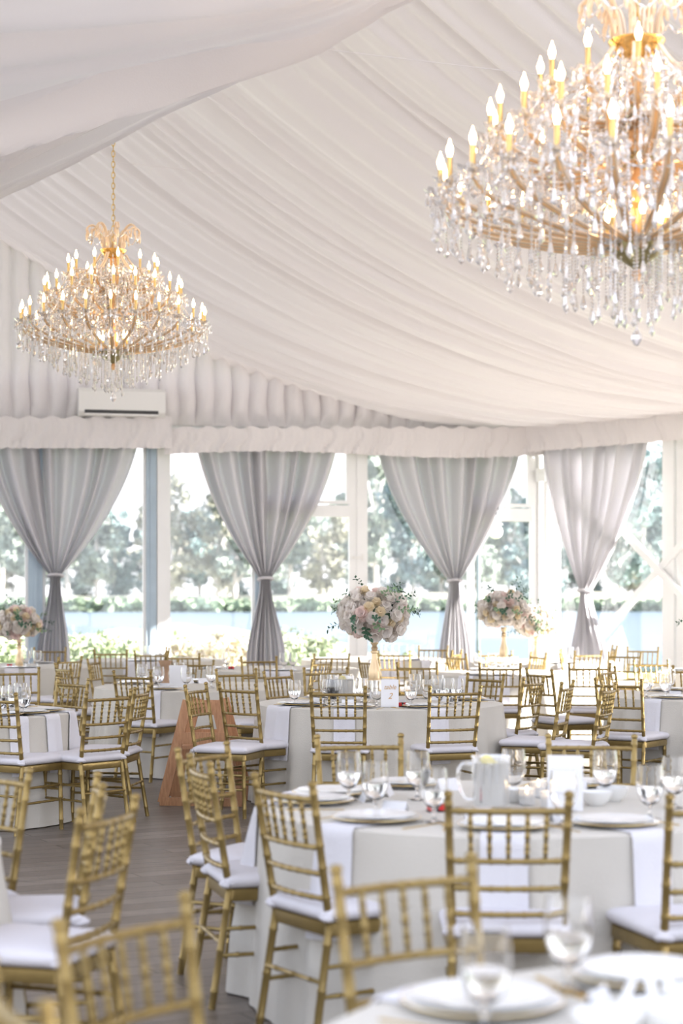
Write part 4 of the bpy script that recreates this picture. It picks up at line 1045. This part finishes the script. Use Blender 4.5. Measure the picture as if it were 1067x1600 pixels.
ROSES = {('w', 0): rose_mesh(M['petal_white'], 1, 5), ('w', 1): rose_mesh(M['petal_white'], 2, 4), ('c', 0): rose_mesh(M['petal_cream'], 3, 4), ('c', 1): rose_mesh(M['petal_cream'], 4, 5), ('b', 0): rose_mesh(M['petal_blush'], 5, 5), ('b', 1): rose_mesh(M['petal_white'], 6, 6)}
def sprig_mesh(seed, L=.16, n=11, m='leaf'):
    r_ = random.Random(seed); mb = MB(); pts = arc([(0, 0, 0), (.01, .02, L*.4), (.03, .02, L*.75), (.06, .01, L)], 8); mb.tube(pts, .0013, 4)
    for i in range(n):
        p = cr(pts, .2+.8*i/n); a = i*2.4; d = Vector((math.cos(a), math.sin(a), .5)).normalized(); s_ = d.cross(Vector((0, 0, 1))).normalized(); l = r_.uniform(.028, .045)
        q = p+d*.006; w_ = l*.36
        mb.add([q, q+d*l*.35+s_*w_+Vector((0, 0, .002)), q+d*l*.75+s_*w_*.7, q+d*l, q+d*l*.75-s_*w_*.7, q+d*l*.35-s_*w_+Vector((0, 0, .002)), q+d*l*.5+Vector((0, 0, -.003))], [(0, 1, 6), (1, 2, 6), (2, 3, 6), (3, 4, 6), (4, 5, 6), (5, 0, 6)])
    return mb.mesh('leaf_sprig', M[m], True)
SPR = [sprig_mesh(1), sprig_mesh(2, .12, 9, 'leaf2'), sprig_mesh(3, .2, 12), sprig_mesh(4, .10, 8)]
vs_ = MB(); vs_.lathe([(.001, 0), (.050, .0), (.050, .008), (.044, .012), (.047, .05), (.044, .085), (.030, .13), (.023, .17), (.0215, .205), (.030, .212), (.030, .222), (.020, .228), (.027, .246), (.018, .262), (.020, .268), (.032, .285), (.030, .300), (.036, .315), (.001, .315)], 24, cap=False); ME_stand = vs_.mesh('flower_stand', M['brass'])
ME_stand.materials[0] = mat('pale gold flower stand', (0.72, 0.55, 0.34), .35, .6)
fo = MB(); fo.lathe([(.20*math.sin(PI*k/10)+.001, -.14*math.cos(PI*k/10)) for k in range(11)], 16); ME_foam = fo.mesh('greenery_core', M['leaf'])
rs_ = MB(); rs_.lathe([(.045, 0), (.048, .004), (.030, .02), (.028, .15), (.046, .165), (.046, .17), (.001, .17)], 20, cap=False); ME_riser = rs_.mesh('riser', M['acrylic'])
from mathutils import Quaternion
def bouquet(px, Z, lab, seed, riser=True, n=92):
    z0_ = TZ+(.17 if riser else 0); X = (px-CX)/F*Z; rz = random.Random(seed)
    if riser: link('display_riser', ME_riser, None, (X, Z, TZ), 0, 'clear stand beneath the '+lab[0], 'stand', 'clear bouquet risers')
    t = thing('flower_bouquet', lab[1], 'bouquet', (X, Z, z0_), rz.uniform(0, 6), 'white rose bouquets on gold stands')
    link('flower_stand', ME_stand, t)
    CZ = .50 if riser else .50
    link('greenery_core', ME_foam, t, (0, 0, CZ))
    ga = PI*(3-math.sqrt(5))
    for i in range(n):
        y = 1-1.80*(i+.5)/n; r = math.sqrt(max(0, 1-y*y)); a = i*ga+rz.uniform(-.15, .15)
        d = Vector((r*math.cos(a), r*math.sin(a), y)); k = rz.random()
        key = ('w', rz.randrange(2)) if k < .46 else (('c', rz.randrange(2)) if k < .66 else (('b', 0) if k < .80 else ('b', 1)))
        sc_ = {'w': 1.35, 'c': .95, 'b': 1.45}[key[0]]*rz.uniform(.85, 1.15); jr = rz.uniform(-.035, .03)
        p = Vector((d.x*(.262+jr), d.y*(.262+jr), CZ+d.z*(.200+jr)))
        o = link('rose', ROSES[key], t, p); o.rotation_mode = 'QUATERNION'
        o.rotation_quaternion = Vector((d.x, d.y, d.z+.25)).to_track_quat('Z', 'Y'); o.scale = (sc_,)*3
    for i in range(28):
        a = rz.uniform(0, 6.28); e = rz.uniform(-.6, 1.2); d = Vector((math.cos(a)*math.cos(e), math.sin(a)*math.cos(e), math.sin(e)))
        if i < 8: d = Vector((math.cos(a), math.sin(a), rz.uniform(-.6, .1))).normalized()
        p = Vector((d.x*.235, d.y*.235, CZ+d.z*.18)); o = link('leaf_sprig', SPR[i % 4], t, p); o.rotation_mode = 'QUATERNION'; o.rotation_quaternion = d.to_track_quat('Z', 'Y')
        o.scale = (rz.uniform(.7, 1.0),)*3
bouquet(585, 13.7, ('tall central bouquet', 'white and cream rose bouquet on a gold stand at the number two table'), 1)
bouquet(30, 21.0, ('bouquet at the frame edge', 'blush and white bouquet on a gold stand before the first tied curtain'), 2, False)
bouquet(787, 19.0, ('larger twin bouquet', 'larger of two neighbouring white bouquets, nearer the outdoor lamp pole'), 3)
bouquet(838, 22.4, ('smaller twin bouquet', 'smaller paler of the two neighbouring bouquets, by the corner post'), 4, False)
bouquet(1124, 14.7, ('bouquet beyond the frame', 'bouquet mostly outside the frame, only its leaves poking in by the white post'), 5)

# ------------------------------------------------------------------ wooden high chair
X = (322-CX)/F*13.5
t = thing('high_chair', 'orange brown wooden child high chair in the aisle behind the gold chairs', 'high chair', (X, 13.5, 0), -.12)
def plank(m, p0, p1, w_, th, n=Vector((1, 0, 0))):
    p0, p1 = Vector(p0), Vector(p1); d = (p1-p0).normalized(); s_ = d.cross(n).normalized()*w_/2; nn = n.normalized()*th/2
    vs = [p+a*s_+b*nn for p in (p0, p1) for a in (-1, 1) for b in (-1, 1)]
    m.add(vs, [(0, 1, 3, 2), (4, 6, 7, 5), (0, 4, 5, 1), (2, 3, 7, 6), (0, 2, 6, 4), (1, 5, 7, 3)])
YN = Vector((0, 1, 0))
for sy in (-1, 1):
    y = sy*.20
    for sx in (-1, 1):
        m = MB(); plank(m, (sx*.29, y, .02), (sx*.105, y*.85, .78), .075, .022, YN); link('leg', m.mesh('leg', M['pine'], False), t)
    m = MB(); plank(m, (-.31, y, .03), (.31, y, .03), .06, .024, YN); link('foot_rail', m.mesh('foot_rail', M['pine'], False), t)
    m = MB(); plank(m, (-.125, y*.86, .72), (.125, y*.86, .72), .09, .024, YN); link('arm_rail', m.mesh('arm_rail', M['pine'], False), t)
    m = MB(); plank(m, (-.18, y*.92, .50), (.18, y*.92, .50), .085, .02, YN); link('side_panel', m.mesh('side_panel', M['pine'], False), t)
m = MB(); m.box(-.17, .17, -.18, .18, .42, .442); link('seat', m.mesh('seat', M['pine'], False), t)
m = MB(); m.box(-.235, -.21, -.19, .19, .25, .29); m2 = m; link('step', m2.mesh('step', M['pine'], False), t)
